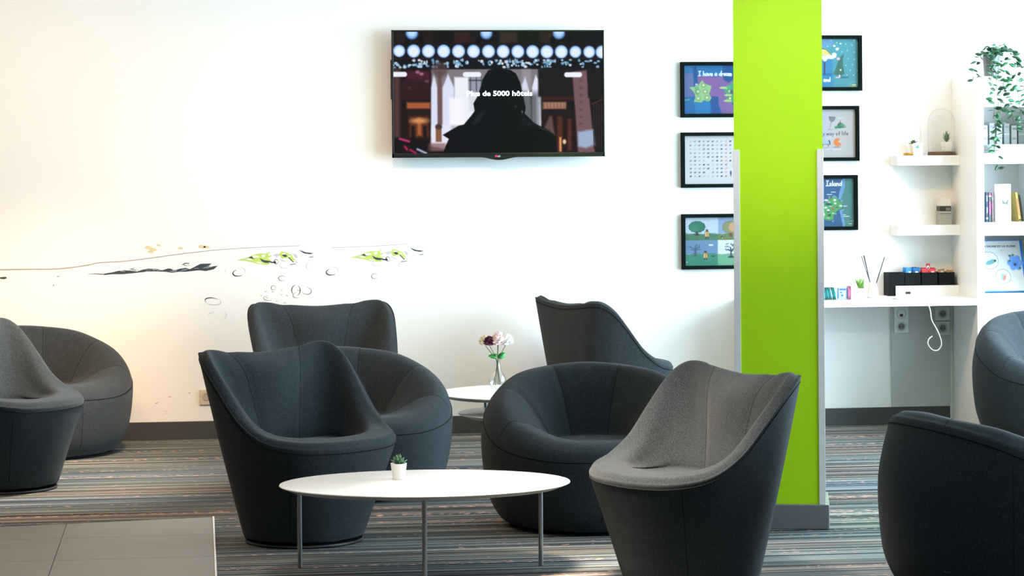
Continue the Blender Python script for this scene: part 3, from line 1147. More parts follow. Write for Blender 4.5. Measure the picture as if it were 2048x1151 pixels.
# ------------------------------------------------------------------ succulents, grass, vase of flowers
def leaf_mesh(name, L, W, T, m, curl=0.25, n=5, fleshy=True):
    """pointed leaf along +x, growing from the origin; thick when fleshy"""
    vs, fs = [], []
    for i in range(n + 1):
        t = i / n
        w = W * (math.sin(PI * min(0.97, t * 0.92 + 0.08)) ** 0.8) * (1 - 0.15 * t)
        if i == n:
            w = W * 0.04
        x, z = L * t, curl * L * t * t
        th = T * (1 - 0.7 * t)
        vs += [(x, -w / 2, z + th * .25), (x, 0, z - th / 2), (x, w / 2, z + th * .25), (x, 0, z + (th / 2 if fleshy else -th * .1))]
    for i in range(n):
        for k in range(4):
            k2 = (k + 1) % 4
            fs.append((i * 4 + k, i * 4 + k2, (i + 1) * 4 + k2, (i + 1) * 4 + k))
    fs.append((3, 2, 1, 0))
    fs.append(tuple(n * 4 + k for k in range(4)))
    me = bpy.data.meshes.new(name)
    me.from_pydata(vs, [], fs)
    me.materials.append(m)
    me.polygons.foreach_set('use_smooth', [True] * len(me.polygons))
    return me


def put_leaf(me, parent, loc, az, el, sc=1.0, roll=0.0, name='leaf'):
    o = bpy.data.objects.new(name, me)
    COL.objects.link(o)
    o.parent = parent
    o.matrix_local = (Matrix.Translation(loc) @ Matrix.Rotation(az, 4, 'Z') @ Matrix.Rotation(-el, 4, 'Y')
                      @ Matrix.Rotation(roll, 4, 'X') @ Matrix.Scale(sc, 4))
    return o


def round_pot(parent, r0, r1, h, m, th=0.003):
    p = lathe('pot', [(r0 * .9, 0), (r0, .0015), (r1, h), (r1 - th, h), (r1 - th * 1.2, h - .008), (r0 * .8, h - .012)], m, parent, 32)
    lathe('soil', [(0.0, h - .0075), (r1 - th * 1.15, h - .0075)], M['soil'], parent, 24, close=False)
    return p


rnd = random.Random(11)
t = thing('succulent_plant', 'small spiky green succulent in a white pot on the large oval low table', 'plant', (0.763, 9.62, 0.345))
round_pot(t, .0235, .0315, .062, M['ceramic'])
lm = leaf_mesh('leaf', .036, .015, .009, M['succ'], 0.12)
for ring_, (n, el, sc) in enumerate(((8, 22, .95), (8, 42, 1.0), (6, 60, 1.0), (4, 76, .95))):
    for k in range(n):
        put_leaf(lm, t, (0, 0, .056 + ring_ * .002), 2 * PI * (k + .5 * (ring_ % 2)) / n + rnd.uniform(-.15, .15), R(el + rnd.uniform(-6, 6)), sc * rnd.uniform(.9, 1.1))

v = thing('glass_vase', 'clear bulb-shaped glass vase holding five flowers on the low table by the wall', 'vase', (1.475, 12.35, 0.425))
prof = [(.0, .002), (.026, .002), (.036, .010), (.0445, .030), (.0425, .050), (.031, .072), (.019, .092), (.0135, .112), (.0125, .135), (.0150, .152),
        (.0135, .1525), (.0112, .135), (.0120, .112), (.0172, .092), (.029, .072), (.0400, .050), (.0418, .030), (.034, .013), (.0, .010)]
lathe('glass_body', [(.0, .0), (.024, .0)] + prof[1:], M['glass'], v, 36, close=False)


def flower(label, tip, col, kind, base, r, col2=None):
    """cut flower: stem from the vase to a ruffled bloom"""
    f = thing('cut_flower', label, 'flower', (1.475, 12.35, 0.425), 0, 'flowers in the glass vase')
    tip = Vector(tip)
    p = smooth_pts([base, (base[0] * .1 + tip.x * .02, base[1] * .1, .115), (tip.x * .22, tip.y * .22, .155), (tip.x * .8, tip.y * .8, tip.z - .03), (tip.x, tip.y, tip.z - .012)], 5)
    tube('stem', p, .0017, M['stem'], f, 6)
    m = paint('petal_' + kind, col, .6, noise=.1)
    m2 = paint('petal_inner_' + kind, col2 or col, .6, noise=.1)
    bm = bmesh.new()
    rn = random.Random(hash(kind) % 1000 if False else len(kind) * 7)
    for j in range(46):
        u = (j + .5) / 46
        el = R(-35) + R(125) * u
        az = j * 2.399963
        n = Vector((math.cos(el) * math.cos(az), math.cos(el) * math.sin(az), math.sin(el)))
        c = n * r * .55
        s1 = n.cross(Vector((0, 0, 1)))
        s1 = s1.normalized() if s1.length > .01 else Vector((1, 0, 0))
        s2 = s1.cross(n)
        rr = r * .5
        q = []
        for a_, b_, o_ in ((-.6, -.55, .0), (.6, -.55, .0), (.8, .3, .25), (.35, .75, .42), (-.35, .75, .42), (-.8, .3, .25)):
            q.append(bm.verts.new(c + s1 * a_ * rr + s2 * b_ * rr + n * (o_ * r + rn.uniform(-.06, .06) * r)))
        ce = bm.verts.new(c + n * r * .12)
        for k in range(6):
            bm.faces.new((q[k], q[(k + 1) % 6], ce))
    o = bm_obj('blossom', bm, m, f, True)
    o.location = tip
    lathe('calyx', [(.0, -.016), (.004, -.015), (r * .42, -.004), (r * .3, .004)], M['stem'], f, 12, tuple(tip), close=False)
    return f


flower('burgundy carnation in the glass vase', (-.043, -.03, .233), (.10, .005, .045), 'burgundy', (-.02, .0, .02), .030)
flower('pale pink peony in the middle of the glass vase', (-.002, -.035, .238), (.92, .72, .70), 'pink', (-.012, -.01, .018), .037)
flower('white peony leaning right out of the glass vase', (.044, -.01, .237), (.90, .88, .86), 'white', (.012, .0, .018), .037)
flower('cream rose at the left of the bouquet, behind the burgundy carnation', (-.060, .03, .231), (.90, .84, .62), 'cream', (.005, .01, .02), .031)
flower('white peony at the back of the bouquet, behind the pink one', (.012, .04, .248), (.90, .87, .83), 'ivory', (.016, .012, .02), .032)
lf = leaf_mesh('leaf', .046, .036, .002, M['bouqleaf'], -.15, 5, False)
fl = [o for o in COL.objects if o.name.startswith('cut_flower')]
put_leaf(lf, fl[2], (.006, -.012, .150), R(15), R(45), 1.0, R(50))
put_leaf(lf, fl[0], (-.004, -.012, .158), R(190), R(14), .95, R(-45))
put_leaf(lf, fl[1], (.0, -.014, .168), R(170), R(25), .5, R(-20))

# ------------------------------------------------------------------ television
tv = thing('television', 'black flat television on the white wall showing a dark figure seen from behind', 'television', (1.699, 14.07, 0))
X0, X1, Z0, Z1 = -.607, .607, 1.5705, 2.291
bm = bmesh.new()
add_box(bm, X0, X1, 0, .018, Z1 - .010, Z1, .002)
add_box(bm, X0, X0 + .010, 0, .018, Z0, Z1, .002)
add_box(bm, X1 - .010, X1, 0, .018, Z0, Z1, .002)
add_box(bm, X0, X1, 0, .018, Z0, Z0 + .024, .002)
bm_obj('bezel', bm, M['tvblack'], tv)
vs, fs = [], []
for i in range(25):
    x = -.11 + .22 * i / 24
    dz = .016 * (.5 + .5 * math.cos(PI * (x / .11)))
    for y in (.0005, .017):
        vs += [(x, y, Z0 + .004), (x, y, Z0 - dz)]
for i in range(24):
    a = i * 4
    fs += [(a, a + 4, a + 5, a + 1), (a + 2, a + 3, a + 7, a + 6), (a + 1, a + 5, a + 7, a + 3)]
mesh_obj('chin', vs, fs, M['tvblack'], tv)
box('back_housing', X0 + .02, X1 - .02, .018, .05, Z0 + .02, Z1 - .02, M['black'], tv, .006)
box('wall_bracket', -.25, .25, .05, .1035, 1.75, 2.1, M['black'], tv, .004)
box('side_connector', X0 - .004, X0 + .03, .022, .05, 1.90, 2.125, M['black'], tv, .003)
lg = lathe('logo_disc', [(.0, .0), (.0062, .0), (.0062, .0006), (.0, .0006)], paint('logo_red', (.75, .01, .08), .4, emit=(.75, .01, .08, .35)), tv, 20, (-.018, -.0002, 1.5765), close=False)
lg.rotation_euler = (R(90), 0, 0)
text_obj('logo_letters', 'LG', .013, paint('logo_grey', (.62, .66, .65), .4, emit=(.62, .66, .65, .25)), tv, bold=.0003, loc=(-.0095, -.0004, 1.572))

cv = Canvas(470, 270, 105, 95, 1715, 1018, (.055, .045, .055))
DK = (.05, .04, .05)
cv.rect(105, 95, 1715, 300, (.07, .055, .06), 1, 20)
for x0, x1, c in ((115, 200, (.13, .10, .10)), (330, 400, (.16, .09, .06)), (570, 700, (.22, .13, .11)), (920, 1060, (.24, .19, .14)), (1065, 1220, (.05, .10, .03)), (1500, 1715, (.07, .07, .07)), (700, 780, (.12, .09, .08)), (1230, 1330, (.20, .16, .10))):
    cv.rect(x0, 95, x1, 180, c, .8, 30)
for x in (210, 320, 760, 1330, 1450):
    cv.ell(x, 160, 22, 28, (.02, .02, .02), .9, 10)
for x in (248, 818, 1378):
    cv.ell(x, 108, 46, 44, (.42, .62, .90), 1, 16)
    cv.ell(x, 98, 34, 34, (.75, .88, 1.0), 1, 24)
cv.rect(105, 290, 1715, 306, (.20, .10, .11), .7, 14)
for i, x in enumerate((150, 261, 374, 490, 604, 719, 834, 947, 1060, 1174, 1284, 1396, 1505, 1612, 1712)):
    y = 240 + i * .8
    r = 48 if i not in (0, 12, 13) else 44
    cv.ell(x, y, r + 4, r + 4, (.30, .42, .66), 1, 10)
    cv.ell(x, y, r - 1, r - 1, (.62, .80, .98), 1, 8)
    cv.ell(x, y + 3, r - 10, r - 10, (.90, .95, 1.0), 1, 16)
rn = random.Random(5)
cv.rect(105, 305, 1715, 372, (.05, .06, .09), 1, 14)
for k in range(150):
    cxx = rn.choice((130, 180, 250, 300, 320, 380, 430, 520, 580, 600, 620, 690, 780, 850, 920, 960, 985, 1040, 1070, 1110, 1140, 1190, 1270, 1320, 1395, 1440, 1540, 1610, 1685))
    b = rn.random()
    cv.ell(cxx + rn.uniform(-28, 28), 338 + rn.uniform(-28, 30), rn.uniform(6, 14), rn.uniform(6, 14), (.35 + .6 * b, .60 + .38 * b, .80 + .2 * b), .9, 7)
# storefront
cv.rect(105, 374, 1715, 1018, (.085, .055, .06), 1, 16)
cv.rect(105, 374, 155, 900, (.42, .30, .27), .65, 30)
cv.rect(200, 390, 385, 470, (.32, .10, .18), .8, 30)
for x, y in ((320, 415), (360, 475), (290, 400), (225, 520)):
    cv.ell(x, y, 16, 12, (.80, .55, .68), .7, 12)
cv.rect(160, 470, 390, 610, (.20, .10, .10), .8, 24)
cv.rect(205, 630, 385, 682, (.72, .38, .22), .9, 20)
cv.rect(160, 680, 390, 1018, (.15, .08, .06), .9, 16)
cv.rect(225, 735, 370, 900, (.42, .20, .10), .8, 24)
cv.ell(300, 770, 60, 18, (.95, .72, .45), .8, 24)
cv.rect(285, 745, 315, 880, (.85, .50, .28), .6, 18)
for x in (240, 330):
    cv.rect(x, 810, x + 26, 1010, (.07, .05, .05), .9, 12)
cv.rect(395, 380, 1240, 800, (.50, .47, .50), 1, 10)
for x0, x1 in ((388, 442), (475, 570)):
    cv.poly([(x0, 960), (x0 + 4, 520), ((x0 + x1) / 2, 415), (x1 - 2, 520), (x1, 960)], (.86, .88, .96), 1, 14)
cv.rect(442, 400, 474, 800, (.44, .33, .31), 1, 12)
cv.ell(458, 380, 60, 60, (.34, .26, .26), .7, 30)
cv.rect(570, 440, 680, 820, (.93, .94, .98), 1, 16)
cv.rect(530, 600, 760, 840, (.97, .97, 1.0), 1, 26)
cv.rect(680, 440, 800, 700, (.60, .62, .68), .9, 14)
for x in (690, 735, 775):
    cv.rect(x, 440, x + 8, 560, (.22, .22, .26), .8, 8)
cv.rect(680, 460, 800, 470, (.20, .20, .24), .8, 8)
cv.rect(640, 560, 760, 780, (.92, .93, .98), .8, 30)
cv.poly([(395, 800), (560, 800), (520, 990), (385, 960)], (.90, .90, .97), 1, 16)
cv.rect(360, 940, 500, 1000, (.55, .40, .40), .8, 18)
cv.rect(425, 820, 470, 930, (.52, .36, .26), 1, 10)
cv.ell(448, 815, 26, 22, (.28, .22, .20), 1, 10)
cv.rect(1090, 380, 1160, 800, (.60, .58, .62), .8, 20)
cv.poly([(1165, 820), (1168, 520), (1195, 425), (1225, 470), (1238, 820)], (.88, .90, .97), 1, 12)
cv.poly([(1085, 720), (1090, 500), (1115, 440), (1150, 560), (1160, 760)], (.84, .86, .93), 1, 16)
cv.rect(1215, 380, 1500, 590, (.10, .08, .08), 1, 16)
cv.rect(1245, 590, 1500, 620, (.25, .10, .09), .8, 14)
cv.rect(1250, 632, 1430, 684, (.70, .52, .42), .9, 16)
for k in range(7):
    cv.rect(1255 + k * 26, 640, 1262 + k * 26, 680, (.42, .26, .20), .6, 8)
cv.rect(1240, 705, 1520, 1018, (.13, .06, .06), 1, 12)
cv.poly([(1260, 830), (1300, 740), (1320, 740), (1340, 880)], (.55, .45, .40), .6, 20)
cv.rect(1360, 740, 1400, 1010, (.36, .18, .12), .8, 14)
cv.rect(1375, 900, 1392, 1010, (.95, .66, .42), .9, 12)
cv.ell(1415, 935, 14, 18, (.98, .85, .68), .9, 10)
cv.rect(1440, 760, 1470, 1000, (.40, .20, .14), .7, 14)
cv.poly([(1478, 400), (1590, 390), (1620, 700), (1650, 1018), (1520, 1018), (1500, 700)], (.46, .34, .36), 1, 14)
for k in range(8):
    cv.ell(1545, 470 + k * 55, 12, 10, (.34, .24, .27), .7, 12)
cv.poly([(1520, 860), (1640, 842), (1650, 960), (1580, 985), (1520, 970)], (.62, .68, .80), 1, 22)
cv.rect(1600, 390, 1715, 600, (.09, .08, .08), 1, 16)
for k in range(4):
    cv.rect(1640 + k * 20, 640, 1648 + k * 20, 990, (.22, .17, .16), .8, 8)
cv.line([(1630, 650), (1715, 610)], 10, (.30, .12, .12))
cv.rect(105, 900, 380, 1018, (.06, .04, .05), .75, 40)
for x0, y0, x1, y1, c in ((150, 905, 220, 925, (.85, .20, .50)), (190, 965, 205, 985, (.80, .12, .40)), (230, 990, 270, 1012, (.75, .10, .38)), (285, 985, 350, 1015, (.70, .75, .90))):
    cv.line([(x0, y0), (x1, y1)], 16, c, .9, 12)
for x0, x1, y in ((95, 190, 417), (655, 758, 420), (1436, 1536, 424)):
    cv.line([(x0, y), (x1, y)], 38, (.93, .95, 1.0), 1, 8)
# figure from behind
BK = (.022, .026, .03)
cv.poly([(480, 1018), (500, 960), (525, 908), (478, 878), (540, 842), (600, 808), (640, 800), (700, 730), (730, 690), (780, 680), (1080, 690), (1130, 740), (1180, 790), (1240, 820), (1300, 850), (1345, 900), (1355, 1018)], BK, 1, 7)
cv.poly([(880, 372), (830, 390), (790, 450), (770, 520), (745, 590), (715, 640), (725, 700), (800, 760), (1050, 760), (1105, 730), (1118, 680), (1100, 590), (1075, 480), (1045, 415), (1000, 385), (940, 378)], BK, 1, 7)
cv.poly([(700, 790), (760, 715), (805, 700), (770, 770), (715, 810)], (.12, .14, .16), .8, 20)
cv.poly([(1070, 720), (1120, 760), (1180, 800), (1170, 830), (1090, 800)], (.12, .18, .24), .8, 22)
cv.line([(1180, 790), (1230, 830), (1320, 860)], 8, (.30, .33, .36), .6, 12)
cv.ell(1040, 665, 6, 8, (.55, .6, .65), .8, 6)
cv.ell(1090, 705, 7, 12, (.8, .85, .9), .8, 8)
cv.rect(930, 560, 1220, 1018, (.02, .045, .018), .55, 60)  # faint green reflection of the pillar, painted into the picture
cv.rect(560, 820, 700, 1018, (.05, .055, .075), .5, 50)
cv.build('screen', X0 + .0095, X1 - .0095, Z0 + .0235, Z1 - .0095, .0035, M['screen'], tv)
text_obj('screen_caption', 'Plus de 5000 hôtels', .0395, M['screentext'], tv, bold=.0011, loc=(-.1835, .0022, 1.9185), thick=.0002, fit=.374)


# ------------------------------------------------------------------ framed posters
def picture(label, xc, z0, z1, canvas, w=.445):
    f = thing('framed_picture', label, 'picture', (xc, YW, 0), 0, 'black framed posters beside the pillar')
    b = .0205
    dpt = .032
    for nm, x0, x1, a, c in (('frame_rail', -w / 2, w / 2, z1 - b, z1), ('frame_rail', -w / 2, w / 2, z0, z0 + b),
                             ('frame_stile', -w / 2, -w / 2 + b, z0 + b, z1 - b), ('frame_stile', w / 2 - b, w / 2, z0 + b, z1 - b)):
        box(nm, x0, x1, -dpt, -.002, a, c, M['frame'], f, .0015)
    canvas.build('poster', -w / 2 + b - .002, w / 2 - b + .002, z0 + b - .002, z1 - b + .002, -.014, M['poster'], f)
    g = mesh_obj('glass_pane', [(-w / 2 + b, -.020, z0 + b), (w / 2 - b, -.020, z0 + b), (w / 2 - b, -.020, z1 - b), (-w / 2 + b, -.020, z1 - b)], [(0, 1, 2, 3)], M['pane'], f)
    return f


PW, PHH = 255, 178
# 1: two leafy map shapes on violet and blue, handwritten heading
cv = Canvas(PW, PHH, 155, 120, 1446, 1050, (.56, .42, .66))
BL = (.10, .44, .68)
cv.rect(155, 120, 1446, 340, (.14, .48, .72), 1, 6)
cv.poly([(155, 280), (330, 262), (350, 480), (330, 720), (155, 740)], (.42, .46, .68), 1, 10)
cv.poly([(325, 150), (400, 130), (420, 470), (350, 560), (340, 400)], (.09, .36, .60), 1, 8)
cv.poly([(420, 340), (640, 330), (800, 420), (880, 560), (800, 700), (700, 760), (500, 600)], (.60, .40, .66), .9, 40)
cv.poly([(155, 730), (360, 700), (800, 715), (810, 880), (870, 1050), (155, 1050)], BL, 1, 8)
cv.poly([(650, 720), (790, 715), (800, 900), (850, 1050), (680, 1050)], (.14, .34, .60), 1, 10)
cv.poly([(340, 800), (640, 790), (640, 1050), (380, 1050)], (.20, .54, .78), .8, 20)
cv.poly([(880, 130), (1100, 120), (1100, 380), (980, 460), (900, 390)], (.07, .34, .60), 1, 8)
cv.poly([(1040, 800), (1446, 780), (1446, 1050), (1120, 1050)], (.10, .34, .62), 1, 10)
cv.line([(155, 785), (260, 770)], 26, (.52, .74, .66), .8, 10)
MAP = [(250, 548), (280, 528), (350, 530), (375, 500), (430, 490), (460, 450), (500, 395), (540, 450), (610, 490), (680, 512), (655, 600), (630, 670), (675, 745), (640, 800), (590, 815), (545, 790), (500, 805), (490, 835), (335, 820), (365, 740), (360, 670), (310, 590)]
for ox in (0, 590):
    cv.poly([(x + ox, y) for x, y in MAP], (.45, .62, .42), 1)
    cv.poly([(500 + (x - 500) * .96 + ox, 625 + (y - 625) * .96) for x, y in MAP], (.66, .82, .58) if not ox else (.33, .66, .52), 1, 10)
    cv.poly([(355 + ox, 540), (430 + ox, 505), (430 + ox, 700), (370 + ox, 680)], (.42, .72, .52), .8, 20)
    for x, y in ((525, 500), (420, 620), (553, 622), (425, 750), (585, 735)):
        for k in range(12):
            a = k * 30
            cv.line([(x + ox + 30 * math.cos(R(a)), y + 30 * math.sin(R(a))), (x + ox + 52 * math.cos(R(a)), y + 52 * math.sin(R(a)))], 8, (.22, .42, .28), .5)
        cv.ell(x + ox, y, 24, 22, (.94, .84, .52), 1, 8)
        cv.ell(x + ox, y - 3, 13, 12, (1, .97, .80), 1, 8)
for ox, y0 in ((810, 550), (900, 690), (890, 795)):
    cv.poly([(ox, y0), (ox + 60, y0 - 25), (ox + 150, y0 - 15), (ox + 150, y0 + 20), (ox + 30, y0 + 20)], (.78, .84, .56), 1, 8)
cv.ell(1080, 630, 70, 40, (.35, .40, .42), 1, 8)
cv.poly([(370, 495), (375, 455), (390, 480), (405, 462), (425, 495)], (.86, .90, .95), 1)
cv.write('I have a dream', 428, 322, 86, 18, (1, 1, 1), .105, .05)
picture('framed poster of two green maps under the words I have a dream, top left', 2.9865, 1.7905, 2.110, cv)

# 2: rows of tiny animals on white
cv = Canvas(PW, PHH, 155, 130, 1446, 1055, (.93, .91, .91))
cv.rect(900, 180, 980, 920, (.95, .88, .88), .7, 40)
rn = random.Random(4)
CC = ((.10, .13, .16), (.10, .13, .16), (.70, .70, .71), (.72, .72, .73), (.45, .47, .50), (.58, .42, .34), (.60, .60, .62), (.20, .38, .45))
for r_ in range(10):
    for c_ in range(14):
        x, y = 272 + c_ * 82.3, 240 + r_ * 73.5
        if c_ == 4 and r_ in (5, 8):
            continue
        col = CC[rn.randrange(8)] if c_ != 8 else ((.80, .32, .30), (.90, .62, .60))[rn.randrange(2)]
        if c_ >= 9 and r_ >= 6:
            continue
        cv.ell(x, y, 17, 10, col, .95, 5)
        cv.ell(x + 15, y - 9, 7, 6, col, .95, 4)
        for dx in (-11, 9):
            cv.line([(x + dx, y + 6), (x + dx, y + 19)], 5, col, .8, 4)
        if rn.random() < .4:
            cv.ell(x - 1, y - 1, 10, 5, (.95, .95, .95), .9, 5)
for k in range(6):
    cv.line([(1005, 675 + k * 12), (1070, 675 + k * 12)], 3, (.75, .75, .76), .8)
cv.ell(1020, 840, 18, 36, (.22, .44, .64), 1, 5)
cv.ell(1020, 808, 9, 10, (.35, .30, .30), 1, 4)
for dx in (-10, 10):
    cv.line([(1020 + dx * .5, 865), (1020 + dx, 905)], 9, (.50, .28, .32), 1, 4)
picture('framed poster of many tiny animals in rows on white, middle of the left column', 2.9865, 1.3865, 1.7045, cv)

# 3: four scenes with a tree and a figure in a yellow coat
cv = Canvas(PW, PHH, 168, 118, 1446, 1038, (.86, .90, .96))
rn = random.Random(9)
for (x0, x1, y0, ym, y1, sky, gr) in ((168, 785, 118, 430, 552, (.84, .89, .96), (.34, .54, .42)), (785, 1446, 118, 430, 552, (.62, .72, .84), (.48, .56, .36)),
                                      (168, 775, 552, 805, 1038, (.48, .62, .76), (.30, .60, .50)), (775, 1446, 552, 815, 1038, (.95, .97, 1.0), (.50, .76, .60))):
    cv.rect(x0, y0, x1, ym, sky, 1)
    for k in range(70):
        xx, yy = rn.uniform(x0, x1), rn.uniform(y0, ym)
        cv.line([(xx, yy), (xx - 4, yy + 11)], 5, (.42, .52, .66), .6, 4)
    cv.poly([(x0, ym)] + [(x0 + (x1 - x0) * k / 8, ym + 14 * math.sin(k * 1.7)) for k in range(9)] + [(x1, y1), (x0, y1)], gr, 1)
    cv.line([(x0, ym + 3), (x1, ym + 3)], 5, (.25, .45, .42), .5)
cv.poly([(168, 1000), (480, 830), (775, 960), (775, 1038), (168, 1038)], (.24, .56, .48), .6, 20)
cv.poly([(168, 400), (260, 425), (430, 425), (470, 550), (168, 552)], (.30, .52, .38), .5, 20)
def tree_blob(cx, cy, rx, ry, c, o):
    for k in range(11):
        a = 2 * PI * k / 11
        cv.ell(cx + rx * .72 * math.cos(a), cy + ry * .70 * math.sin(a), rx * .36 + 5, ry * .38 + 5, o, 1, 5)
    for k in range(11):
        a = 2 * PI * k / 11
        cv.ell(cx + rx * .72 * math.cos(a), cy + ry * .70 * math.sin(a), rx * .36, ry * .38, c, 1, 5)
    cv.ell(cx, cy, rx * .8, ry * .8, c, 1, 5)
tree_blob(395, 300, 142, 100, (.20, .52, .42), (.08, .30, .28))
cv.ell(350, 320, 70, 60, (.28, .60, .46), .7, 30)
cv.poly([(370, 395), (412, 395), (418, 440), (440, 465), (345, 465), (366, 440)], (.30, .27, .30), 1)
tree_blob(1010, 310, 135, 108, (.62, .62, .44), (.34, .34, .32))
cv.ell(1060, 310, 80, 85, (.92, .70, .54), .9, 20)
cv.poly([(1000, 420), (1030, 420), (1045, 490), (985, 480)], (.52, .28, .30), 1)
cv.ell(850, 495, 24, 16, (.30, .28, .28), 1, 5)
cv.ell(858, 512, 9, 9, (.95, .95, .95), 1, 4)
cv.ell(700, 430, 34, 14, (.50, .66, .84), .8, 8)
for (cx, cy, h) in ((577, 430, 62), (548, 830, 62)):
    cv.line([(cx - 16, cy + 62), (cx - 20, cy + 95)], 14, (.22, .25, .28))
    cv.line([(cx + 16, cy + 62), (cx + 22, cy + 95)], 14, (.22, .25, .28))
    cv.poly([(cx - 44, cy + 58), (cx - 36, cy - 30), (cx - 14, cy - 70), (cx + 14, cy - 70), (cx + 34, cy - 30), (cx + 46, cy + 58)], (.30, .24, .16), 1)
    cv.poly([(cx - 39, cy + 54), (cx - 31, cy - 28), (cx - 4, cy - 46), (cx - 3, cy + 54)], (.96, .80, .54), 1)
    cv.poly([(cx + 3, cy + 54), (cx + 4, cy - 46), (cx + 30, cy - 28), (cx + 41, cy + 54)], (.94, .74, .42), 1)
    cv.ell(cx - 12, cy - 68, 8, 18, (.20, .24, .30), 1, 5)
    cv.ell(cx + 12, cy - 68, 8, 18, (.20, .24, .30), 1, 5)
cv.poly([(335, 850), (345, 700), (380, 690), (385, 850)], (.38, .42, .50), 1)
for a in ([(350, 710), (290, 690), (255, 670)], [(355, 700), (360, 640)], [(378, 710), (435, 690), (440, 640)], [(380, 730), (460, 725)], [(340, 735), (280, 725)], [(385, 690), (395, 630)], [(340, 845), (310, 855)], [(380, 845), (410, 860)]):
    cv.line(a, 14, (.30, .36, .46))
for a in ([(1015, 870), (1020, 760), (960, 735)], [(1025, 770), (1060, 720)], [(1018, 780), (1010, 700)], [(1000, 880), (1045, 880)], [(970, 880), (1010, 850)], [(1060, 875), (1025, 850)]):
    cv.line(a, 24, (.30, .29, .33))
for k in range(30):
    cv.ell(1010 + rn.uniform(-110, 100), 690 + rn.uniform(-75, 70), 9, 15, (.22, .44, .46), .9, 5, rn.uniform(-.8, .8))
cv.line([(650, 850), (740, 850)], 12, (.20, .36, .36))
cv.ell(690, 862, 22, 12, (.18, .32, .32), 1, 5)
cv.rect(610, 630, 690, 660, (.93, .95, .97), 1, 8)
cv.ell(205, 965, 18, 8, (.85, .93, .90), 1, 6)
picture('framed poster of four small tree scenes with a yellow-coated figure, bottom of the left column', 2.9865, .9165, 1.2345, cv)

# 4: snowy blue scene with a cloaked figure
cv = Canvas(PW, PHH, -575, 130, 665, 1035, (.33, .64, .69))
cv.rect(-575, 500, 200, 1035, (.22, .55, .74), 1, 60)
cv.poly([(-575, 130), (240, 130), (200, 260), (40, 300), (-575, 330)], (.46, .66, .82), .8, 30)
cv.rect(-575, 770, 190, 810, (.10, .45, .66), 1, 10)
cv.rect(330, 830, 480, 862, (.16, .46, .54), .9, 14)
cv.poly([(-140, 450), (-120, 380), (0, 310), (90, 330), (190, 442)], (.20, .20, .20), 1)
cv.poly([(-130, 445), (-110, 385), (0, 318), (85, 338), (180, 440)], (.96, .85, .52), 1)
for x, y, r_ in ((40, 480, 46), (100, 470, 50), (160, 470, 44), (230, 425, 44), (190, 480, 36), (-40, 490, 44), (60, 520, 36), (230, 460, 34)):
    cv.ell(x, y, r_, r_ * .8, (.95, .97, 1), 1, 8)
for x, y, r_ in ((230, 265, 22), (280, 325, 28), (300, 312, 18), (345, 222, 17)):
    cv.ell(x, y, r_, r_ * .9, (.97, .98, 1), 1, 6)
rn = random.Random(3)
for x, y in ((168, 165), (435, 232), (590, 165), (547, 247), (467, 353), (592, 382), (592, 515), (440, 625), (558, 612), (517, 715), (575, 808), (458, 805), (365, 375), (480, 500), (112, 278), (277, 207), (640, 718), (655, 215)):
    cv.ell(x, y, 8, 11, (.90, .97, 1), .95, 6)
for k in range(60):
    cv.ell(rn.uniform(-575, 660), rn.uniform(140, 1000), 3, 3, (.70, .86, .88), .5, 4)
cv.poly([(40, 560), (70, 560), (65, 800), (35, 800)], (.24, .28, .40), 1)
cv.poly([(230, 740), (300, 540), (330, 480), (410, 400), (385, 520), (385, 620), (412, 780), (360, 812), (260, 808), (205, 780)], (.24, .46, .42), 1, 10)
cv.line([(330, 560), (310, 700)], 12, (.20, .40, .38), .8)
cv.ell(303, 502, 32, 26, (.94, .76, .76), 1, 8)
cv.ell(342, 710, 15, 16, (.97, .97, .94), 1, 6)
cv.poly([(310, 795), (335, 800), (340, 850), (255, 862), (250, 845), (305, 835)], (.95, .80, .78), 1)
cv.line(circ(640, 1080, 165, 180, 275), 10, (.55, .75, .75), .9)
cv.rect(525, 975, 630, 1030, (.62, .74, .48), .9, 14)
cv.line([(560, 985), (615, 985)], 14, (.92, .95, .92))
cv.write('and', 30, 925, 78, 15, (1, 1, 1), .10)
picture('framed teal poster of a cloaked figure in falling snow, top of the right column', 3.612, 1.941, 2.262, cv)

# 5: small sketches on pale grey
cv = Canvas(PW, PHH, -650, 115, 640, 1040, (.80, .79, .80))
cv.rect(-650, 115, 110, 700, (.76, .77, .86), .8, 60)
cv.poly([(135, 250), (262, 265), (240, 330), (190, 362), (150, 330)], (.52, .54, .56), 1)
cv.line([(135, 250), (262, 265), (240, 330), (190, 362), (150, 330), (135, 250)], 5, (.38, .40, .42))
cv.line([(185, 355), (145, 500)], 8, (.48, .50, .52))
cv.line([(115, 503), (205, 505)], 8, (.56, .57, .58))
cv.poly([(290, 420), (310, 385), (350, 365), (395, 390), (425, 420), (430, 470), (290, 480)], (.36, .44, .42), 1)
cv.poly([(340, 370), (350, 320), (362, 370)], (.46, .48, .48), 1)
cv.ell(275, 462, 32, 26, (.22, .62, .36), 1, 8)
cv.ell(390, 425, 44, 28, (.25, .66, .42), 1, 10)
cv.ell(340, 455, 48, 26, (.22, .50, .40), 1, 10)
cv.ell(435, 450, 22, 24, (.60, .62, .62), 1, 8)
cv.write('y', 20, 612, 74, 9, (.24, .25, .28))
cv.write('way of life', 92, 612, 74, 9, (.24, .25, .28), .17)
cv.ell(75, 745, 70, 34, (.68, .80, .92), 1, 6)
cv.line([(10, 785), (120, 780)], 8, (.35, .40, .46))
cv.line([(135, 712), (152, 745), (150, 782)], 20, (.20, .26, .34))
cv.line([(122, 780), (120, 825)], 12, (.24, .28, .34))
cv.line([(20, 780), (18, 825)], 12, (.24, .28, .34))
cv.ell(80, 850, 70, 10, (.66, .66, .68), .8, 10)
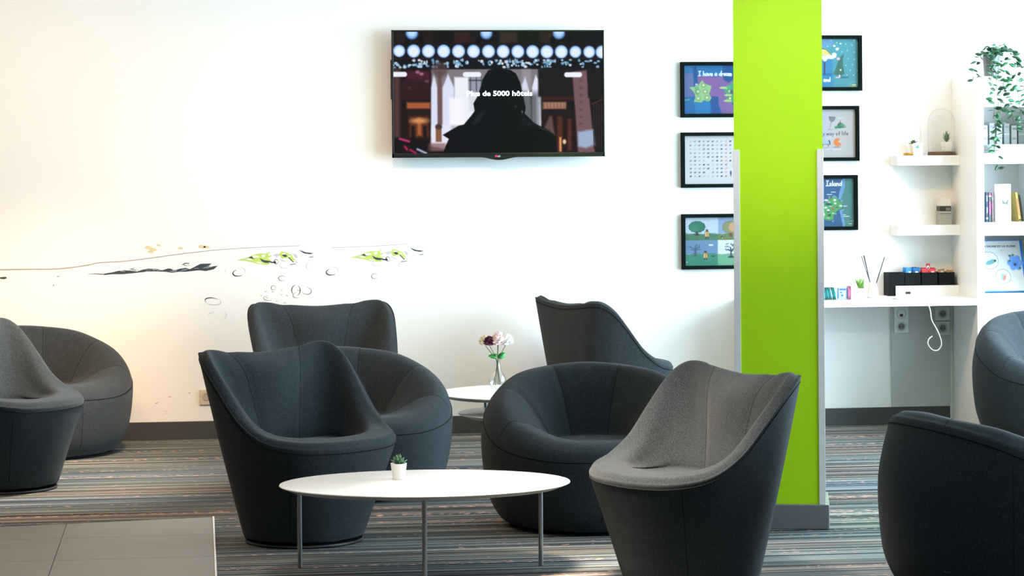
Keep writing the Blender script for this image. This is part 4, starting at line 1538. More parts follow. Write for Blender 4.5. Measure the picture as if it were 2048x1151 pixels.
cv.ell(280, 838, 60, 14, (.55, .55, .57), .8, 12)
cv.poly(circ(300, 745, 78, 25, 315, 26) + [(308, 735)], (.95, .56, .32), 1)
cv.poly([(308, 735), (352, 688), (372, 712)], (.78, .90, .72), 1)
for y, x0, x1 in ((875, 90, 145), (880, 220, 360), (285, 310, 400)):
    cv.line([(x0, y), (x1, y)], 20, (.90, .89, .90), .9, 8)
cv.rect(625, 115, 640, 880, (.72, .82, .30), .8, 6)
picture('framed pale grey poster of a wine glass and orange cheese, middle right of pillar', 3.593, 1.534, 1.853, cv)

# 6: blue island map
cv = Canvas(PW, PHH, -640, 130, 600, 1020, (.22, .40, .58))
cv.poly([(420, 130), (600, 130), (600, 1020), (410, 1020), (370, 850), (330, 600), (340, 380)], (.33, .55, .55), 1, 8)
cv.poly([(392, 130), (440, 130), (430, 280), (405, 380), (375, 460), (360, 520), (312, 520), (330, 400), (360, 300), (380, 200)], (.46, .66, .86), 1, 8)
cv.poly([(330, 700), (375, 715), (395, 820), (425, 920), (425, 1010), (395, 1010), (365, 880)], (.46, .66, .86), 1, 8)
ISL = [(-330, 620), (-250, 540), (-120, 600), (40, 590), (120, 550), (185, 490), (230, 465), (300, 490), (330, 550), (385, 600), (385, 680), (330, 700), (270, 750), (225, 810), (225, 880), (150, 905), (70, 890), (40, 840), (-60, 860), (-200, 800), (-300, 720)]
cv.poly([(x + 8, y + 10) for x, y in ISL], (.14, .30, .42), .7, 12)
cv.poly(ISL, (.34, .66, .40), 1)
cv.poly([(190, 480), (235, 435), (300, 480)], (.50, .66, .78), 1)
cv.poly([(60, 600), (120, 575), (200, 605), (190, 630), (90, 620)], (.14, .36, .40), 1, 8)
for x, y, rx, ry in ((247, 528, 28, 22), (255, 588, 24, 18), (85, 665, 30, 18), (130, 715, 26, 24), (355, 635, 30, 18), (95, 530, 42, 20), (45, 790, 24, 30), (170, 640, 30, 8), (215, 770, 24, 8), (130, 855, 26, 8), (145, 565, 24, 8)):
    cv.ell(x, y, rx, ry, (.93, .92, .90), .95, 8)
cv.ell(215, 692, 20, 18, (.85, .25, .25), 1, 6)
cv.rect(120, 790, 175, 820, (.26, .24, .22), 1, 6)
cv.ell(150, 480, 14, 32, (.66, .60, .56), 1, 6)
cv.ell(290, 660, 14, 12, (.34, .30, .26), 1, 6)
cv.ell(130, 740, 18, 12, (.16, .2, .2), .8, 8)
for x, y in ((210, 920), (260, 785), (390, 715), (370, 555)):
    cv.poly([(x - 26, y - 12), (x + 26, y - 26), (x + 6, y + 18)], (.62, .74, .86), .8, 6)
for x0, x1, y in ((110, 195, 425), (185, 260, 382), (400, 465, 640), (400, 505, 828), (402, 440, 798), (550, 580, 912), (498, 558, 965)):
    cv.line([(x0, y), (x1, y)], 15, (.90, .94, .96), .9, 8)
cv.line(circ(560, 1060, 155, 190, 290), 10, (.55, .76, .66), .9)
cv.rect(470, 980, 570, 1020, (.38, .62, .46), .8, 12)
cv.write('M', -70, 268, 92, 17, (1, 1, 1))
cv.write('y', 2, 268, 92, 17, (1, 1, 1))
cv.write('Island', 88, 268, 92, 17, (1, 1, 1), .13, .06)
picture('framed blue poster of a green island map headed Island, bottom of the right column', 3.5815, 1.133, 1.452, cv)

# ------------------------------------------------------------------ desk nook: worktop, rail, shelves, panel
t = thing('desk', 'white wall desk with a thick top between the pillar and the bookcase', 'desk', (0, 0, 0))
box('worktop', 3.10, 4.3735, 13.704, YW - .0005, .7145, .752, M['white'], t, .0015)
box('end_panel', 3.10, 3.13, 13.72, YW - .016, 0, .7145, M['white'], t, .0015)
t = thing('desk_rail', 'low white upright board with a small black slot, along the back of the desk', 'desk rail', (0, 0, 0))
box('board', 3.998, 4.3735, 14.040, 14.056, .752, .811, M['white'], t, .001)
box('slot_insert', 4.053, 4.083, 14.0385, 14.0405, .764, .777, M['black'], t, .0006)
box('slot_lip', 4.051, 4.085, 14.0392, 14.0402, .762, .779, M['rim'], t, .0003)
for z0, z1, lab in ((1.505, 1.5625, 'thick white floating shelf with the glass domes, upper of two beside the bookcase'),
                    (1.1015, 1.160, 'thick white floating shelf with the small carton, lower of two beside the bookcase')):
    t = thing('floating_shelf', lab, 'shelf', (0, 0, 0), 0, 'floating shelves over the desk')
    box('shelf_board', 4.003, 4.3735, 14.014, YW - .0005, z0, z1, M['white'], t, .001)
t = thing('wall_panel', 'panel under the desk, its shade painted in as grey, carrying the power sockets', 'panel', (0, 0, 0))
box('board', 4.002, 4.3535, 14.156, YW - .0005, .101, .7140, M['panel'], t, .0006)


def outlet_plate(label, xc, z0, z1, kinds, grp='outlets under the desk'):
    o = thing('power_outlet', label, 'outlet', (xc, 14.156, 0), 0, grp)
    pm = paint('pale_outlet_plastic', (.62, .64, .64), .4)
    dk = paint('outlet_well_grey', (.16, .18, .19), .5)
    box('plate', -.043, .043, -.010, -.0004, z0, z1, pm, o, .003)
    for k, kind in enumerate(kinds):
        zc = z1 - (z1 - z0) * (k + .5) / len(kinds)
        rg = lathe('ring', [(.0285, 0), (.0285, .0025), (.026, .0025), (.025, .0008)], paint('outlet_ring', (.44, .47, .48), .4), o, 28, (0, -.010, zc), close=False)
        rg.rotation_euler = (R(90), 0, 0)
        if kind == 'power':
            w = lathe('socket_well', [(.0, .0012), (.0185, .0012), (.020, .0022)], dk, o, 24, (0, -.010, zc), close=False)
            w.rotation_euler = (R(90), 0, 0)
            for sx in (-1, 1):
                h = lathe('pin_hole', [(.0, .0016), (.0032, .0016)], M['black'], o, 10, (sx * .0085, -.010, zc - .001), close=False)
                h.rotation_euler = (R(90), 0, 0)
            e = lathe('earth_pin', [(.0, .005), (.0026, .005), (.0026, .0)], M['steel'], o, 10, (0, -.010, zc + .009), close=False)
            e.rotation_euler = (R(90), 0, 0)
        else:
            box('data_jack', -.009, .009, -.0125, -.0102, zc - .018, zc - .002, M['black'], o)
    return o


outlet_plate('double outlet plate on the grey panel, data jack above a power socket', 4.058, .531, .682, ('data', 'power'))
outlet_plate('single power socket directly under the desk at right on the grey panel', 4.3055, .600, .680, ('power',))
outlet_plate('single power socket behind the hanging cable, lower of two on the right', 4.3055, .515, .595, ('power',))
bm = bmesh.new()
add_box(bm, 4.085, 4.092, 14.140, 14.156, .684, .708, .001)
tag(bm_obj('cable_clip', bm, M['ceramic']), 'tiny white cable clip just under the desk, above the double outlet', 'clip')

# ------------------------------------------------------------------ bookcase
t = thing('bookcase', 'tall white open bookcase at the right edge, hung with a trailing plant', 'bookcase', (0, 0, 0))
YF = 13.704
XA, XB, XC = 4.374, 4.418, 4.772
box('side_panel', XA, XB, YF, YW - .0005, 0, 2.009, M['white'], t, .0012)
box('divider_panel', XC, XC + .04, YF, YW - .0005, 0, 2.009, M['white'], t, .0012)
box('side_panel', 5.24, 5.28, YF, YW - .0005, 0, 2.009, M['white'], t, .0012)
for x0, x1 in ((XB, XC), (XC + .04, 5.24)):
    bm = bmesh.new()
    add_box(bm, x0, x1, YF, YW - .02, 1.975, 2.009, .001)
    bm_obj('top_board', bm, M['white'], t)
    box('top_fascia', x0, x1, YF + .0005, YF + .02, 1.835, 1.975, M['white'], t, .001)
    for z0, z1 in ((1.513, 1.574), (1.107, 1.1805)):
        box('shelf_board', x0, x1, YF + .0005, YW - .02, z0, z1, M['white'], t, .001)
    box('shelf_board', x0, x1, YF + .0005, YW - .02, .70, .7755, M['white'], t, .001)
    box('back_board', x0, x1, YW - .02, YW - .002, .0, 2.0, M['white'], t)
    dr = box('cupboard_door', x0 + .0004, x1 - .0004, YF + .0006, YF + .02, .06, .6996, M['white'], t, .0004)
    lathe('door_knob', [(.0, 0.0), (.006, 0), (.006, .012), (.012, .016), (.012, .022), (0, .024)], M['steel'], dr, 16, (x1 - .05, YF + .001, .60), close=False).rotation_euler = (R(90), 0, 0)


def book(label, size, loc, rz, cover, name='book', lean=0.0, pages=True, deco=None, cat='book', group=None):
    """upright book: spine toward -y, width along x = thickness"""
    th, dp, h = size
    b = thing(name, label, cat, loc, rz, group)
    b.rotation_euler = (0, lean, rz)
    c = .0018
    bm = bmesh.new()
    add_box(bm, 0, c, 0, dp, 0, h)
    add_box(bm, th - c, th, 0, dp, 0, h)
    add_box(bm, 0, th, 0, c, 0, h)
    bm_obj('cover', bm, cover, b)
    box('page_block', c + .0002, th - c - .0002, c + .0002, dp - .003, .003, h - .003, paint('page_paper', (.82, .80, .74), .8), b)
    if deco:
        for (z0, z1, m, ins) in deco:
            box('spine_print', th * ins, th * (1 - ins), -.0006, -.0001, h * z0, h * z1, m, b)
    return b


PK = paint('magenta_ink', (.80, .06, .32), .5)
NV = paint('navy_cover', (.02, .05, .09), .4)
CH = paint('charcoal_cover', (.045, .055, .065), .4)
RG = paint('rosy_grey_cover', (.34, .22, .23), .5)
PG = paint('pale_grey_ink', (.55, .58, .60), .5)
GB = 'thin books standing on the middle bookcase shelf'
book('thin navy-spined book against the bookcase side, leftmost on the middle shelf', (.013, .13, .169), (4.4590, 13.80, 1.1809), 0, NV, deco=((.1, .16, PG, .1), (.3, .5, PG, .3), (.7, .9, PG, .3)), group=GB)
book('thin charcoal book with magenta lettering down its spine on the middle shelf', (.020, .13, .168), (4.4730, 13.80, 1.1809), 0, CH, deco=((.93, .97, PK, .15), (.25, .70, PK, .3), (.86, .90, PG, .1)), group=GB)
book('thin rosy grey book leaning beside the magenta-lettered spine', (.010, .13, .168), (4.4945, 13.80, 1.1807), 0, RG, lean=-.012, deco=((.75, .85, paint('pink_ink', (.62, .25, .33), .5), .1), (.45, .62, paint('pink_ink2', (.50, .16, .25), .5), .1)), group=GB)

# white carton with a bow-tie motif, turned so that two faces show
bxm = thing('carton', 'white carton printed with a grey bow tie, standing on the middle bookcase shelf', 'box', (4.603, 13.79, 1.1808), R(18))
CW = paint('white_card', (.86, .86, .86), .5)
CG = paint('pale_card', (.60, .62, .63), .5)
bm = bmesh.new()
add_box(bm, -.078, 0, 0, .05, 0, .216, .001)
bm_obj('carton_body', bm, CW, bxm)
for k in range(7):
    w = (.03, .022, .026, .029, .025, .031, .018)[k]
    box('printed_line', -.039 - w / 2, -.039 + w / 2, -.0006, -.0001, .196 - k * .0088, .1985 - k * .0088, PG, bxm)
mesh_obj('bow_tie_print', [(-.060, -.0006, .128), (-.048, -.0006, .120), (-.044, -.0006, .113), (-.037, -.0006, .112), (-.020, -.0006, .134), (-.019, -.0006, .118), (-.022, -.0006, .096), (-.037, -.0006, .102), (-.044, -.0006, .104), (-.056, -.0006, .100), (-.062, -.0006, .112)],
         [tuple(range(11))], paint('bow_tie_grey', (.055, .06, .065), .6), bxm)
for k, (z, w) in enumerate(((.088, .034), (.082, .03), (.064, .044), (.058, .036), (.052, .02))):
    box('printed_line', -.039 - w / 2, -.039 + w / 2, -.0006, -.0001, z, z + .0012, paint('faint_ink', (.62, .63, .65), .5), bxm)
box('stamp_print', -.044, -.034, -.0006, -.0001, .026, .033, PG, bxm)
for k in range(8):
    box('edge_print', .0001, .0006, .024, .027, .05 + k * .017, .058 + k * .017, paint('faint_blue_ink', (.66, .72, .80), .5), bxm)
YL = paint('ochre_cover', (.62, .42, .08), .5)
book('ochre book leaning at the right of the white carton', (.018, .13, .168), (4.664, 13.84, 1.1807), 0, YL, lean=-.0, deco=((.2, .8, paint('rust_ink', (.55, .20, .08), .5), .25), (.03, .08, M['ink'], .2))).rotation_euler = (0, R(-7.5), 0)
book('dark brown book leaning deeper in the shelf behind the ochre one', (.02, .14, .15), (4.695, 13.90, 1.1807), 0, paint('umber_cover', (.05, .035, .02), .6), group=None).rotation_euler = (0, R(-8), 0)

# big picture book on the lower shelf, leaning back
fb = thing('picture_book', 'large blue-edged picture book titled LA FAUNE ET LA FLORE, leaning on the lower shelf', 'book', (4.44, 13.81, .7842), R(0))
fb.rotation_euler = (R(-22), 0, 0)
BW, BH = .268, .312
box('cover', 0, BW, 0.0002, .022, 0, BH, paint('blue_binding', (.03, .22, .50), .4), fb, .001)
cv = Canvas(150, 176, 0, 0, 268, 312, (.80, .81, .81))
cv.rect(0, 0, 268, 312, (.16, .48, .80), 1)
cv.rect(4, 6, 252, 308, (.84, .84, .83), 1)
cv.line([(252, 4), (252, 310)], 3, (.92, .94, .95))
for cx, cy, rr in ((62, 124, 52), (132, 222, 44)):
    pts = [(cx + (rr + 2.2 * math.cos(14 * a)) * math.cos(a), cy + (rr + 2.2 * math.cos(14 * a)) * math.sin(a)) for a in [2 * PI * k / 84 for k in range(85)]]
    cv.poly(pts, (.90, .94, .95), 1)
    cv.line(pts, 2.4, (.22, .42, .44))
cv.ell(70, 134, 34, 14, (.40, .60, .62), 1, 5, -.35)
cv.ell(96, 126, 7, 6, (.10, .25, .28), 1, 3)
cv.ell(50, 110, 26, 14, (.80, .90, .92), 1, 6)
cv.poly([(118, 240), (124, 212), (138, 208), (132, 246)], (.52, .76, .90), 1)
cv.poly([(128, 238), (136, 214), (154, 216), (144, 240), (132, 252)], (.93, .50, .46), 1)
cv.line([(118, 206), (152, 210)], 4, (.45, .66, .86))
cv.line([(140, 247), (186, 249)], 2, (.60, .66, .42))
for k in range(6):
    a = k * PI / 3
    cv.ell(214 + 25 * math.cos(a), 140 + 26 * math.sin(a), 23, 19, (.42, .62, .90), 1, 6, a)
for x, y in ((186, 96), (238, 172), (180, 128), (206, 92)):
    cv.ell(x, y, 8, 6, (.30, .42, .42), 1, 5)
cv.ell(214, 144, 22, 20, (.36, .56, .88), 1, 8)
cv.ell(212, 150, 8, 8, (.20, .24, .24), 1, 5)
cv.build('cover_print', .0005, BW - .0005, .0005, BH - .0005, -.0002, M['poster'], fb)
text_obj('cover_title', 'LA FAUNE ET LA FLORE', .0155, M['ink'], fb, bold=.0004, loc=(.030, -.0009, .268), fit=.196)
text_obj('cover_subtitle', 'de', .013, paint('grey_ink', (.25, .26, .28), .5), fb, loc=(.135, -.0009, .246))

# upper compartment: paper stack and pale booklets
t = thing('paper_stack', 'flat stack of white paper on the upper bookcase shelf', 'paper', (4.62, 13.86, 1.5742))
for k in range(8):
    box('sheet_bundle', -.118 + (k % 3) * .002, .118 - (k % 2) * .003, -.10 + .004 * (k % 2), .14, k * .0062, k * .0062 + .0052, CW if k % 2 else CG, t)
GP = 'pale booklets standing in the top bookcase compartment'
for k, x in enumerate((4.505, 4.548, 4.592, 4.636, 4.680, 4.722)):
    h = (.16, .172, .165, .17, .158, .168)[k]
    b = book('%s pale booklet from the left, standing behind the paper stack' % ('first', 'second', 'third', 'fourth', 'fifth', 'sixth')[k], (.036, .12, h), (x, 14.008, 1.5742), 0, CG if k % 2 else CW, 'booklet',
             deco=((.25, .30, CW, .0), (.48, .56, PG, .15), (.62, .66, CW, .0), (.85, .92, paint('lilac_grey', (.42, .42, .48), .6), .2)), cat='booklet', group=GP)

# ------------------------------------------------------------------ things on the desk
ZD = .7521
# clear tray with tea sachets
t = thing('sachet_tray', 'clear acrylic tray of tea sachets at the left end of the desk', 'tray', (3.57, 13.80, ZD))
for nm, a in (('tray_wall', (-.098, .092, -.036, -.0345, .002, .080)), ('tray_wall', (-.098, .092, .0345, .036, .002, .084)),
              ('tray_end', (-.098, -.0965, -.034, .034, .002, .082)), ('tray_end', (.0905, .092, -.034, .034, .002, .082)), ('tray_floor', (-.098, .092, -.036, .036, 0, .0015))):
    box(nm, *a, M['acrylic'], t)
TEAL = (paint('teal_sachet', (.02, .36, .32), .4), paint('dark_teal_sachet', (.01, .20, .19), .4), paint('pale_teal_sachet', (.35, .62, .58), .4))
ORG = paint('orange_print', (.80, .35, .10), .5)


def sachet(label, m, loc, rx=0, ry=0, rz=0, w=.006, dp=.055, h=.070, group=None, prints=()):
    """filled paper envelope: thin pillow with crimped top and bottom"""
    o = thing('tea_sachet', label, 'tea sachet', loc, rz, group)
    o.rotation_euler = (rx, ry, rz)
    vs = []
    for z, k in ((0, .12), (.006, .2), (.02, .9), (h * .5, 1.0), (h - .02, .9), (h - .006, .2), (h, .12)):
        vs += [(-w / 2 * k, -dp / 2, z), (w / 2 * k, -dp / 2, z), (w / 2 * k, dp / 2, z), (-w / 2 * k, dp / 2, z)]
    fs = [(3, 2, 1, 0)]
    for i in range(6):
        for q in range(4):
            fs.append((i * 4 + q, i * 4 + (q + 1) % 4, (i + 1) * 4 + (q + 1) % 4, (i + 1) * 4 + q))
    fs.append((24, 25, 26, 27))
    mesh_obj('envelope', vs, fs, m, o)
    for nm, x0, x1, y0, y1, z0, z1, pm in prints:
        box(nm, x0, x1, y0, y1, z0, z1, pm, o)
    return o


WNE = paint('wine_sachet', (.28, .02, .05), .4)
for k in range(2):
    sachet(('wine-red tea sachet outermost at the left end of the clear tray', 'wine-red tea sachet next to the teal ones in the clear tray')[k], WNE, (3.4815 + k * .0105, 13.80, ZD + .002), 0, R(-2), 0, .009, .06, .074, 'wine-red sachets in the tray',
           (('orange_band', -.004, .004, -.0306, -.0302, .006, .018, ORG),))
for k in range(7):
    sachet('%s teal tea sachet from the left, leaning in the clear tray' % ('first', 'second', 'third', 'fourth', 'fifth', 'sixth', 'seventh')[k], TEAL[(0, 1, 0, 1, 2, 1, 0)[k]], (3.5110 + k * .0102, 13.80, ZD + .002), 0, R(-11), 0, .009, .060, .070, 'teal sachets leaning in the tray')
BLU = paint('blue_white_sachet', (.55, .66, .82), .4)
BLD = paint('blue_print', (.06, .20, .55), .4)
for k in range(2):
    o = sachet('blue and white tea sachet facing out of the clear tray' if k == 0 else 'blue and white tea sachet behind the one facing out of the tray', BLU, (3.6125, 13.7835 + k * .012, ZD + .002), 0, 0, R(90), .008, .054, .074, None)
    if k == 0:
        for nm, a in (('print_band', (-.0046, -.0042, -.018, .018, .052, .062)), ('print_border', (-.0046, -.0042, -.026, -.022, .006, .066)), ('print_border', (-.0046, -.0042, .022, .026, .006, .066)), ('print_figure', (-.0047, -.0043, -.004, .010, .018, .028)), ('print_figure', (-.0047, -.0043, .004, .014, .036, .044))):
            box(nm, *a, BLD, o)
        box('print_figure', -.0047, -.0043, -.014, -.004, .010, .040, CW, o)
PNK = paint('pink_sachet', (.78, .16, .32), .4)
sachet('pink tea sachet at the right end of the clear tray', PNK, (3.6475, 13.80, ZD + .002), 0, 0, 0, .009, .06, .074)
sachet('rosy tea sachet against the right end wall of the clear tray', paint('rose_sachet', (.50, .16, .24), .4), (3.6565, 13.80, ZD + .002), 0, 0, 0, .007, .06, .074)

# grass in a white pot
rnd = random.Random(21)
t = thing('potted_grass', 'small bright green grass plant in a white pot on the desk', 'plant', (3.728, 13.81, ZD))
bm = bmesh.new()
add_box(bm, -.031, .031, -.031, .031, 0, .062, 0)
for v_ in bm.verts:
    if v_.co.z < .03:
        v_.co.x *= .74
        v_.co.y *= .74
bmesh.ops.bevel(bm, geom=bm.edges[:], offset=.002, segments=2, affect='EDGES')
bm_obj('pot', bm, M['ceramic'], t)
bl = leaf_mesh('leaf', .075, .0085, .0016, M['blade'], -.10, 6, False)
for k in range(34):
    el = R(rnd.uniform(48, 86))
    put_leaf(bl, t, (rnd.uniform(-.014, .014), rnd.uniform(-.014, .014), .060), rnd.uniform(0, 2 * PI), el, rnd.uniform(.6, 1.0), rnd.uniform(-.6, .6))

# reed diffuser
t = thing('reed_diffuser', 'pale grey ceramic bottle holding dark reed sticks on the desk', 'diffuser', (3.833, 13.95, ZD))
lathe('bottle', [(.030, 0), (.0345, .003), (.036, .012), (.0335, .030), (.026, .062), (.0195, .088), (.0185, .090), (.0165, .089), (.016, .070)],
      paint('pale_celadon', (.60, .60, .55), .45, noise=.05), t, 32)
for k, (x, z, y) in enumerate(((-.066, .238, -.01), (-.051, .242, .0), (-.046, .241, .008), (.072, .231, .0))):
    b0 = (.012 if x > 0 else -.004 - k * .0015, y * .3, .05)
    tube('reed_stick', [b0, (x, y, z)], .0029 if k else .0022, paint('black_reed', (.03, .035, .04), .7), t, 6)

# four black tea boxes behind the rail, with sachets in them
TEA = ('empty-looking open black box, leftmost of the four behind the desk rail', 'open black box holding blue sachets, second of the four behind the desk rail',
       'open black box holding red sachets, third of the four behind the desk rail', 'open black box with brown sachets, rightmost of the four behind the desk rail')
for k, x in enumerate((3.9595, 4.0565, 4.1565, 4.2585)):
    t = thing('tea_box', TEA[k], 'box', (x, 14.0605, ZD), 0, 'black tea boxes on the desk')
    w, dp, h, c = .094, .108, .133, .004
    box('front_panel', 0, w, 0, c, 0, h, M['blackmatte'], t, .0006)
    box('back_panel', 0, w, dp - c, dp, 0, h, M['blackmatte'], t, .0006)
    box('side_panel', 0, c, c, dp - c, 0, h, M['blackmatte'], t, .0006)
    box('side_panel', w - c, w, c, dp - c, 0, h, M['blackmatte'], t, .0006)
    box('bottom_panel', c, w - c, c, dp - c, 0, .004, M['blackmatte'], t)
    box('inner_lining', c + .001, w - c - .001, c + .002, dp - c - .002, .005, .096, M['blackmatte'], t)
BL1, BL2 = paint('blue_sachet', (.01, .24, .66), .35), paint('dark_blue_sachet', (.01, .12, .36), .35)
RD1, RD2 = paint('red_sachet', (.72, .015, .03), .35), paint('dark_red_sachet', (.32, .01, .04), .35)
BR = paint('kraft_sachet', (.46, .24, .08), .6)
rnd = random.Random(2)


def heaped(kind, m, m2, xs, zt, label, grp, where):
    for k, (x, y, tilt) in enumerate(xs):
        sachet(label % where[k], m if k % 2 == 0 else m2, (x, y, ZD + .101), R(tilt), 0, R(rnd.uniform(78, 102)), .012, .040, zt[k % len(zt)], grp,
               (('white_print', -.0068, -.0064, -.010, .006, .030, .040, CW),) if k in (0, 3) else ())


heaped('blue', BL1, BL2, ((4.085, 14.085, 4), (4.122, 14.10, -5), (4.083, 14.125, 0), (4.124, 14.075, 6)), (.060, .064), 'shiny blue tea sachet at the %s of the second black box', 'blue sachets in the second black box', ('front left', 'right, further back,', 'back left', 'front right'))
heaped('red', RD2, RD1, ((4.184, 14.118, 3), (4.186, 14.085, -4), (4.228, 14.118, 4), (4.226, 14.082, 0)), (.058, .055), 'shiny red tea sachet at the %s of the third black box', 'red sachets in the third black box', ('back left', 'front left', 'back right', 'front right'))
heaped('kraft', BR, BR, ((4.288, 14.10, -6), (4.328, 14.09, 8)), (.050, .044), 'brown paper tea sachet at the %s of the rightmost black box', 'brown sachets in the last black box', ('left', 'right'))
t = thing('name_card', 'small red tag with a white oval standing up from the red sachets', 'tag', (4.2055, 14.10, ZD + .100))
box('card', -.012, .012, -.0006, .0006, 0, .083, paint('red_tag', (.55, .02, .05), .5), t)
o = lathe('oval_print', [(.0, 0), (.0095, 0)], CW, t, 20, (0, -.0008, .059), close=False)
o.rotation_euler = (R(90), 0, 0)
o.scale = (1, 1.4, 1)
o = lathe('oval_print', [(.0, 0), (.0035, 0)], paint('tag_green', (.02, .16, .10), .5), t, 14, (0.001, -.0011, .057), close=False)
o.rotation_euler = (R(90), 0, 0)
o.scale = (1, 2.2, 1)

# slim white charging pad and its cable looping over the desk edge
t = thing('charging_pad', 'flat white device lying at the front of the desk with its cable plugged in', 'charger', (3.985, 13.785, ZD))
bm = bmesh.new()
add_box(bm, -.075, .065, -.045, .045, .0035, .0125, .003)
bm_obj('pad_body', bm, M['ceramic'], t)
box('grey_underside', -.068, .055, -.043, .04, 0, .0036, paint('cool_grey_rubber', (.34, .33, .33), .6), t, .001)
t = thing('charger_cable', 'white cable hanging in a loop over the front edge of the desk', 'cable', (0, 0, 0))
cp = [(4.051, 13.755, ZD + .008), (4.062, 13.72, ZD + .006), (4.071, 13.705, ZD + .004), (4.079, 13.697, .742), (4.096, 13.695, .691), (4.105, 13.695, .635), (4.136, 13.695, .578), (4.156, 13.695, .527), (4.159, 13.695, .493), (4.138, 13.695, .465),
      (4.106, 13.696, .469), (4.083, 13.698, .500), (4.088, 13.700, .528), (4.109, 13.702, .544)]
tube('cord', smooth_pts(cp, 6), .0032, M['ceramic'], t, 8)
tube('plug', [(4.047, 13.765, ZD + .008), (4.052, 13.752, ZD + .008)], .005, paint('plug_grey', (.55, .55, .55), .4), t, 10)

# ------------------------------------------------------------------ floating shelf things
ZS = 1.5627


def dome(label, x, y, r, h, base_mat, base_r, base_h, wooden):
    t = thing('glass_dome', label, 'cloche', (x, y, ZS))
    if wooden:
        lathe('base', [(base_r * .96, 0), (base_r, .003), (base_r, base_h - .003), (base_r * .97, base_h)], base_mat, t, 44)
    else:
        lathe('base', [(base_r * .98, 0), (base_r, .002), (base_r, base_h - .002), (base_r * .97, base_h)], base_mat, t, 44)
    prof = [(r, base_h)]
    zc = h - r
    prof += [(r, zc)]
    for k in range(1, 13):
        a = PI / 2 * k / 12
        prof.append((r * math.cos(a) if k < 12 else 0.0, zc + r * math.sin(a)))
    lathe('glass_cover', prof, M['glass'], t, 44, close=False)
    return t


dome('small glass dome on a brass rimmed base, left on the upper floating shelf', 4.120, 14.094, .046, .197, M['brass'], .056, .0155, False)
dome('large glass dome on a brown wooden base, right on the upper floating shelf', 4.2895, 14.094, .077, .272, M['wood'], .079, .021, True)
t = thing('potted_rosette', 'dark rosette succulent in a white pot under the small glass dome', 'plant', (4.124, 14.096, ZS + .0157))
round_pot(t, .018, .025, .052, M['ceramic'])
lm2 = leaf_mesh('leaf', .032, .018, .007, M['succdark'], .10)
for ring_, (n, el, sc) in enumerate(((7, 14, 1.0), (6, 36, .9), (5, 60, .75))):
    for k in range(n):
        put_leaf(lm2, t, (0, 0, .046 + ring_ * .003), 2 * PI * (k + .5 * (ring_ % 2)) / n, R(el), sc)
t = thing('potted_aloe', 'spiky green aloe in a square white pot under the large glass dome', 'plant', (4.317, 14.084, ZS + .0212))
bm = bmesh.new()
add_box(bm, -.0255, .0255, -.0255, .0255, 0, .056, 0)
for v_ in bm.verts:
    if v_.co.z < .03:
        v_.co.x *= .80
        v_.co.y *= .80
bmesh.ops.bevel(bm, geom=bm.edges[:], offset=.003, segments=2, affect='EDGES')
bm_obj('pot', bm, M['ceramic'], t, False, None, (0, 0, R(12)))
al = leaf_mesh('leaf', .066, .013, .006, M['succ'], .10, 6)
for ring_, (n, el, sc) in enumerate(((8, 48, .62), (7, 64, .85), (4, 80, 1.0))):
    for k in range(n):
        put_leaf(al, t, (0, 0, .054), 2 * PI * (k + .5 * (ring_ % 2)) / n + .3, R(el), sc)
t = thing('sign_card', 'small white card with a green square mark standing in front of the small glass dome', 'card', (4.130, 14.0275, ZS))
cb = box('card', -.0285, .0285, 0, .0012, 0.0006, .072, CW, t)
box('card_foot', -.0285, .0285, 0, .014, 0, .0012, CW, t)
GRN = paint('green_mark', (.06, .42, .22), .5)
box('green_mark', -.012, .004, -.0006, -.0001, .042, .058, GRN, t)
box('green_mark_corner', -.011, -.002, -.0010, -.0006, .050, .057, paint('green_mark_light', (.25, .62, .36), .5), t)
for z, w in ((.034, .040), (.031, .036), (.014, .024), (.011, .024), (.003, .028)):
    box('printed_line', -.004 - w / 2, -.004 + w / 2, -.0006, -.0001, z, z + .0012, PG, t)

# small carton with dark band and pale cap on the lower shelf
t = thing('candle_carton', 'small grey carton with a dark band and a pale lid on the lower floating shelf', 'box', (4.303, 14.10, 1.1602))
GY = paint('warm_grey_card', (.36, .35, .31), .6)
box('carton', -.036, .036, -.036, .036, 0, .079, GY, t, .001)
for z0, z1 in ((.060, .0615), (.068, .070), (.048, .0492), (.030, .031), (.020, .021)):
    box('printed_line', -.034, .034, -.0366, -.0361, z0, z1, paint('carton_ink', (.62, .60, .55), .6), t)
box('carton_seam', -.034, .034, -.0366, -.0361, .062, .067, paint('carton_dark_ink', (.14, .13, .12), .6), t)
box('dark_band', -.034, .034, -.034, .034, .079, .108, paint('dark_band_card', (.035, .028, .024), .5), t, .002)
box('band_print', .002, .028, -.0346, -.0341, .083, .099, paint('band_ink', (.20, .18, .16), .5), t)
bm = bmesh.new()
add_box(bm, -.034, .034, -.034, .034, .108, .156, 0)
for v_ in bm.verts:
    if v_.co.z > .15:
        v_.co.x *= .86
        v_.co.y *= .86
bmesh.ops.bevel(bm, geom=bm.edges[:], offset=.002, segments=2, affect='EDGES')
bm_obj('lid', bm, paint('cream_lid', (.74, .70, .60), .5), t)

# ------------------------------------------------------------------ trailing plant on top of the bookcase
rnd = random.Random(33)
vp = thing('trailing_plant', 'trailing ivy-like plant in a grey pot on top of the white bookcase', 'plant', (4.488, 13.775, 2.0092))
lathe('pot', [(.038, 0), (.042, .003), (.050, .118), (.053, .122), (.050, .1225), (.047, .116), (.046, .10)], paint('pewter_pot', (.20, .23, .24), .4, metal=.5), vp, 32)
lathe('soil', [(0, .104), (.0465, .104)], M['soil'], vp, 24, close=False)
vl = leaf_mesh('leaf', .041, .0225, .0015, M['leaf'], -.22, 4, False)
count = 0


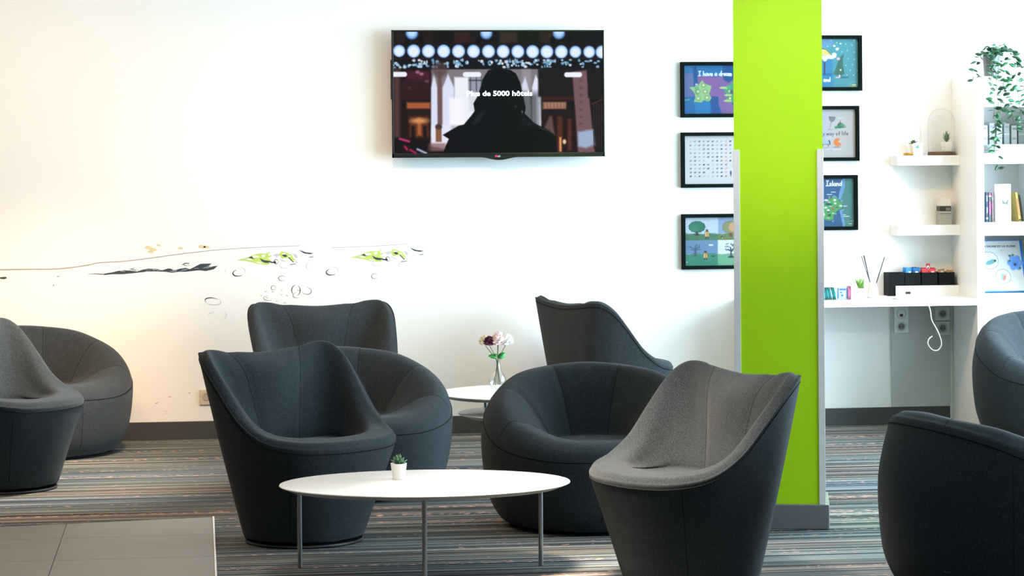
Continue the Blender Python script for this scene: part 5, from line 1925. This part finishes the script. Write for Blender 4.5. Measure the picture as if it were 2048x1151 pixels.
def strand(pts, step, lmin, lmax, jitter=.012, side=1.0):
    global count
    P = smooth_pts(pts, 8)
    tube('vine_stem', P, .0014, M['stem'], vp, 5)
    acc = 0
    for i in range(1, len(P)):
        acc += (P[i] - P[i - 1]).length
        if acc >= step:
            acc = 0
            for sgn in (-1, 1):
                if rnd.random() < .14:
                    continue
                az = (0 if sgn > 0 else PI) + rnd.uniform(-1.0, 1.0) - .25 * sgn
                if P[i].z < .02 and math.sin(az) > .3:
                    az = -az
                q = P[i] + Vector((rnd.uniform(-jitter, jitter), rnd.uniform(-.004, .004), rnd.uniform(-jitter, jitter)))
                if q.y > -.078 and q.z < .0:
                    q.y = -.078
                put_leaf(vl, vp, q, az, R(rnd.uniform(-45, 35)), rnd.uniform(lmin, lmax), rnd.uniform(-1.0, 1.0) - .6)
                count += 1


F = -.092   # just in front of the bookcase face
strand([(0, -.02, .118), (-.02, -.07, .150), (-.01, F, .09), (.0, F, -.05), (.006, F - .01, -.20), (-.008, F, -.36), (.004, F, -.53)], .022, .8, 1.15)
strand([(.01, -.02, .118), (.03, -.06, .155), (.045, F, .06), (.03, F - .015, -.08), (.012, F - .01, -.22), (-.01, F, -.33), (-.018, F, -.44)], .022, .8, 1.15)
strand([(.02, -.01, .118), (.06, -.04, .16), (.10, F, .10), (.12, F, -.02), (.13, F, -.15), (.145, F - .005, -.25), (.150, F, -.315)], .022, .8, 1.15)
strand([(.02, 0, .118), (.07, .0, .165), (.13, -.05, .12), (.165, F, .0), (.175, F, -.10), (.17, F, -.22)], .024, .8, 1.15)
strand([(-.02, 0, .118), (-.06, -.03, .13), (-.10, -.04, .07), (-.118, -.05, .015), (-.128, -.05, -.03)], .022, .75, 1.0)
strand([(0, .0, .118), (-.01, -.04, .17), (.02, -.075, .13), (.055, F, .02), (.07, F - .012, -.10), (.085, F - .005, -.20), (.10, F, -.26)], .022, .8, 1.1)
strand([(0, .01, .118), (-.03, .0, .165), (-.055, -.03, .17)], .018, .6, .9)
strand([(.01, .01, .118), (.04, .02, .17), (.09, .01, .185)], .018, .6, .9)
strand([(-.01, 0, .118), (-.035, -.06, .12), (-.03, F, .05), (-.025, F, -.04), (-.012, F, -.13), (-.02, F, -.24)], .024, .8, 1.15)
for k in range(22):     # loose crown around the rim
    a = rnd.uniform(0, 2 * PI)
    count += 1
    put_leaf(vl, vp, (.035 * math.cos(a), .035 * math.sin(a), rnd.uniform(.118, .15)), a + rnd.uniform(-.5, .5), R(rnd.uniform(0, 55)), rnd.uniform(.7, 1.0), rnd.uniform(-.8, .8))

print('vine leaves', count)
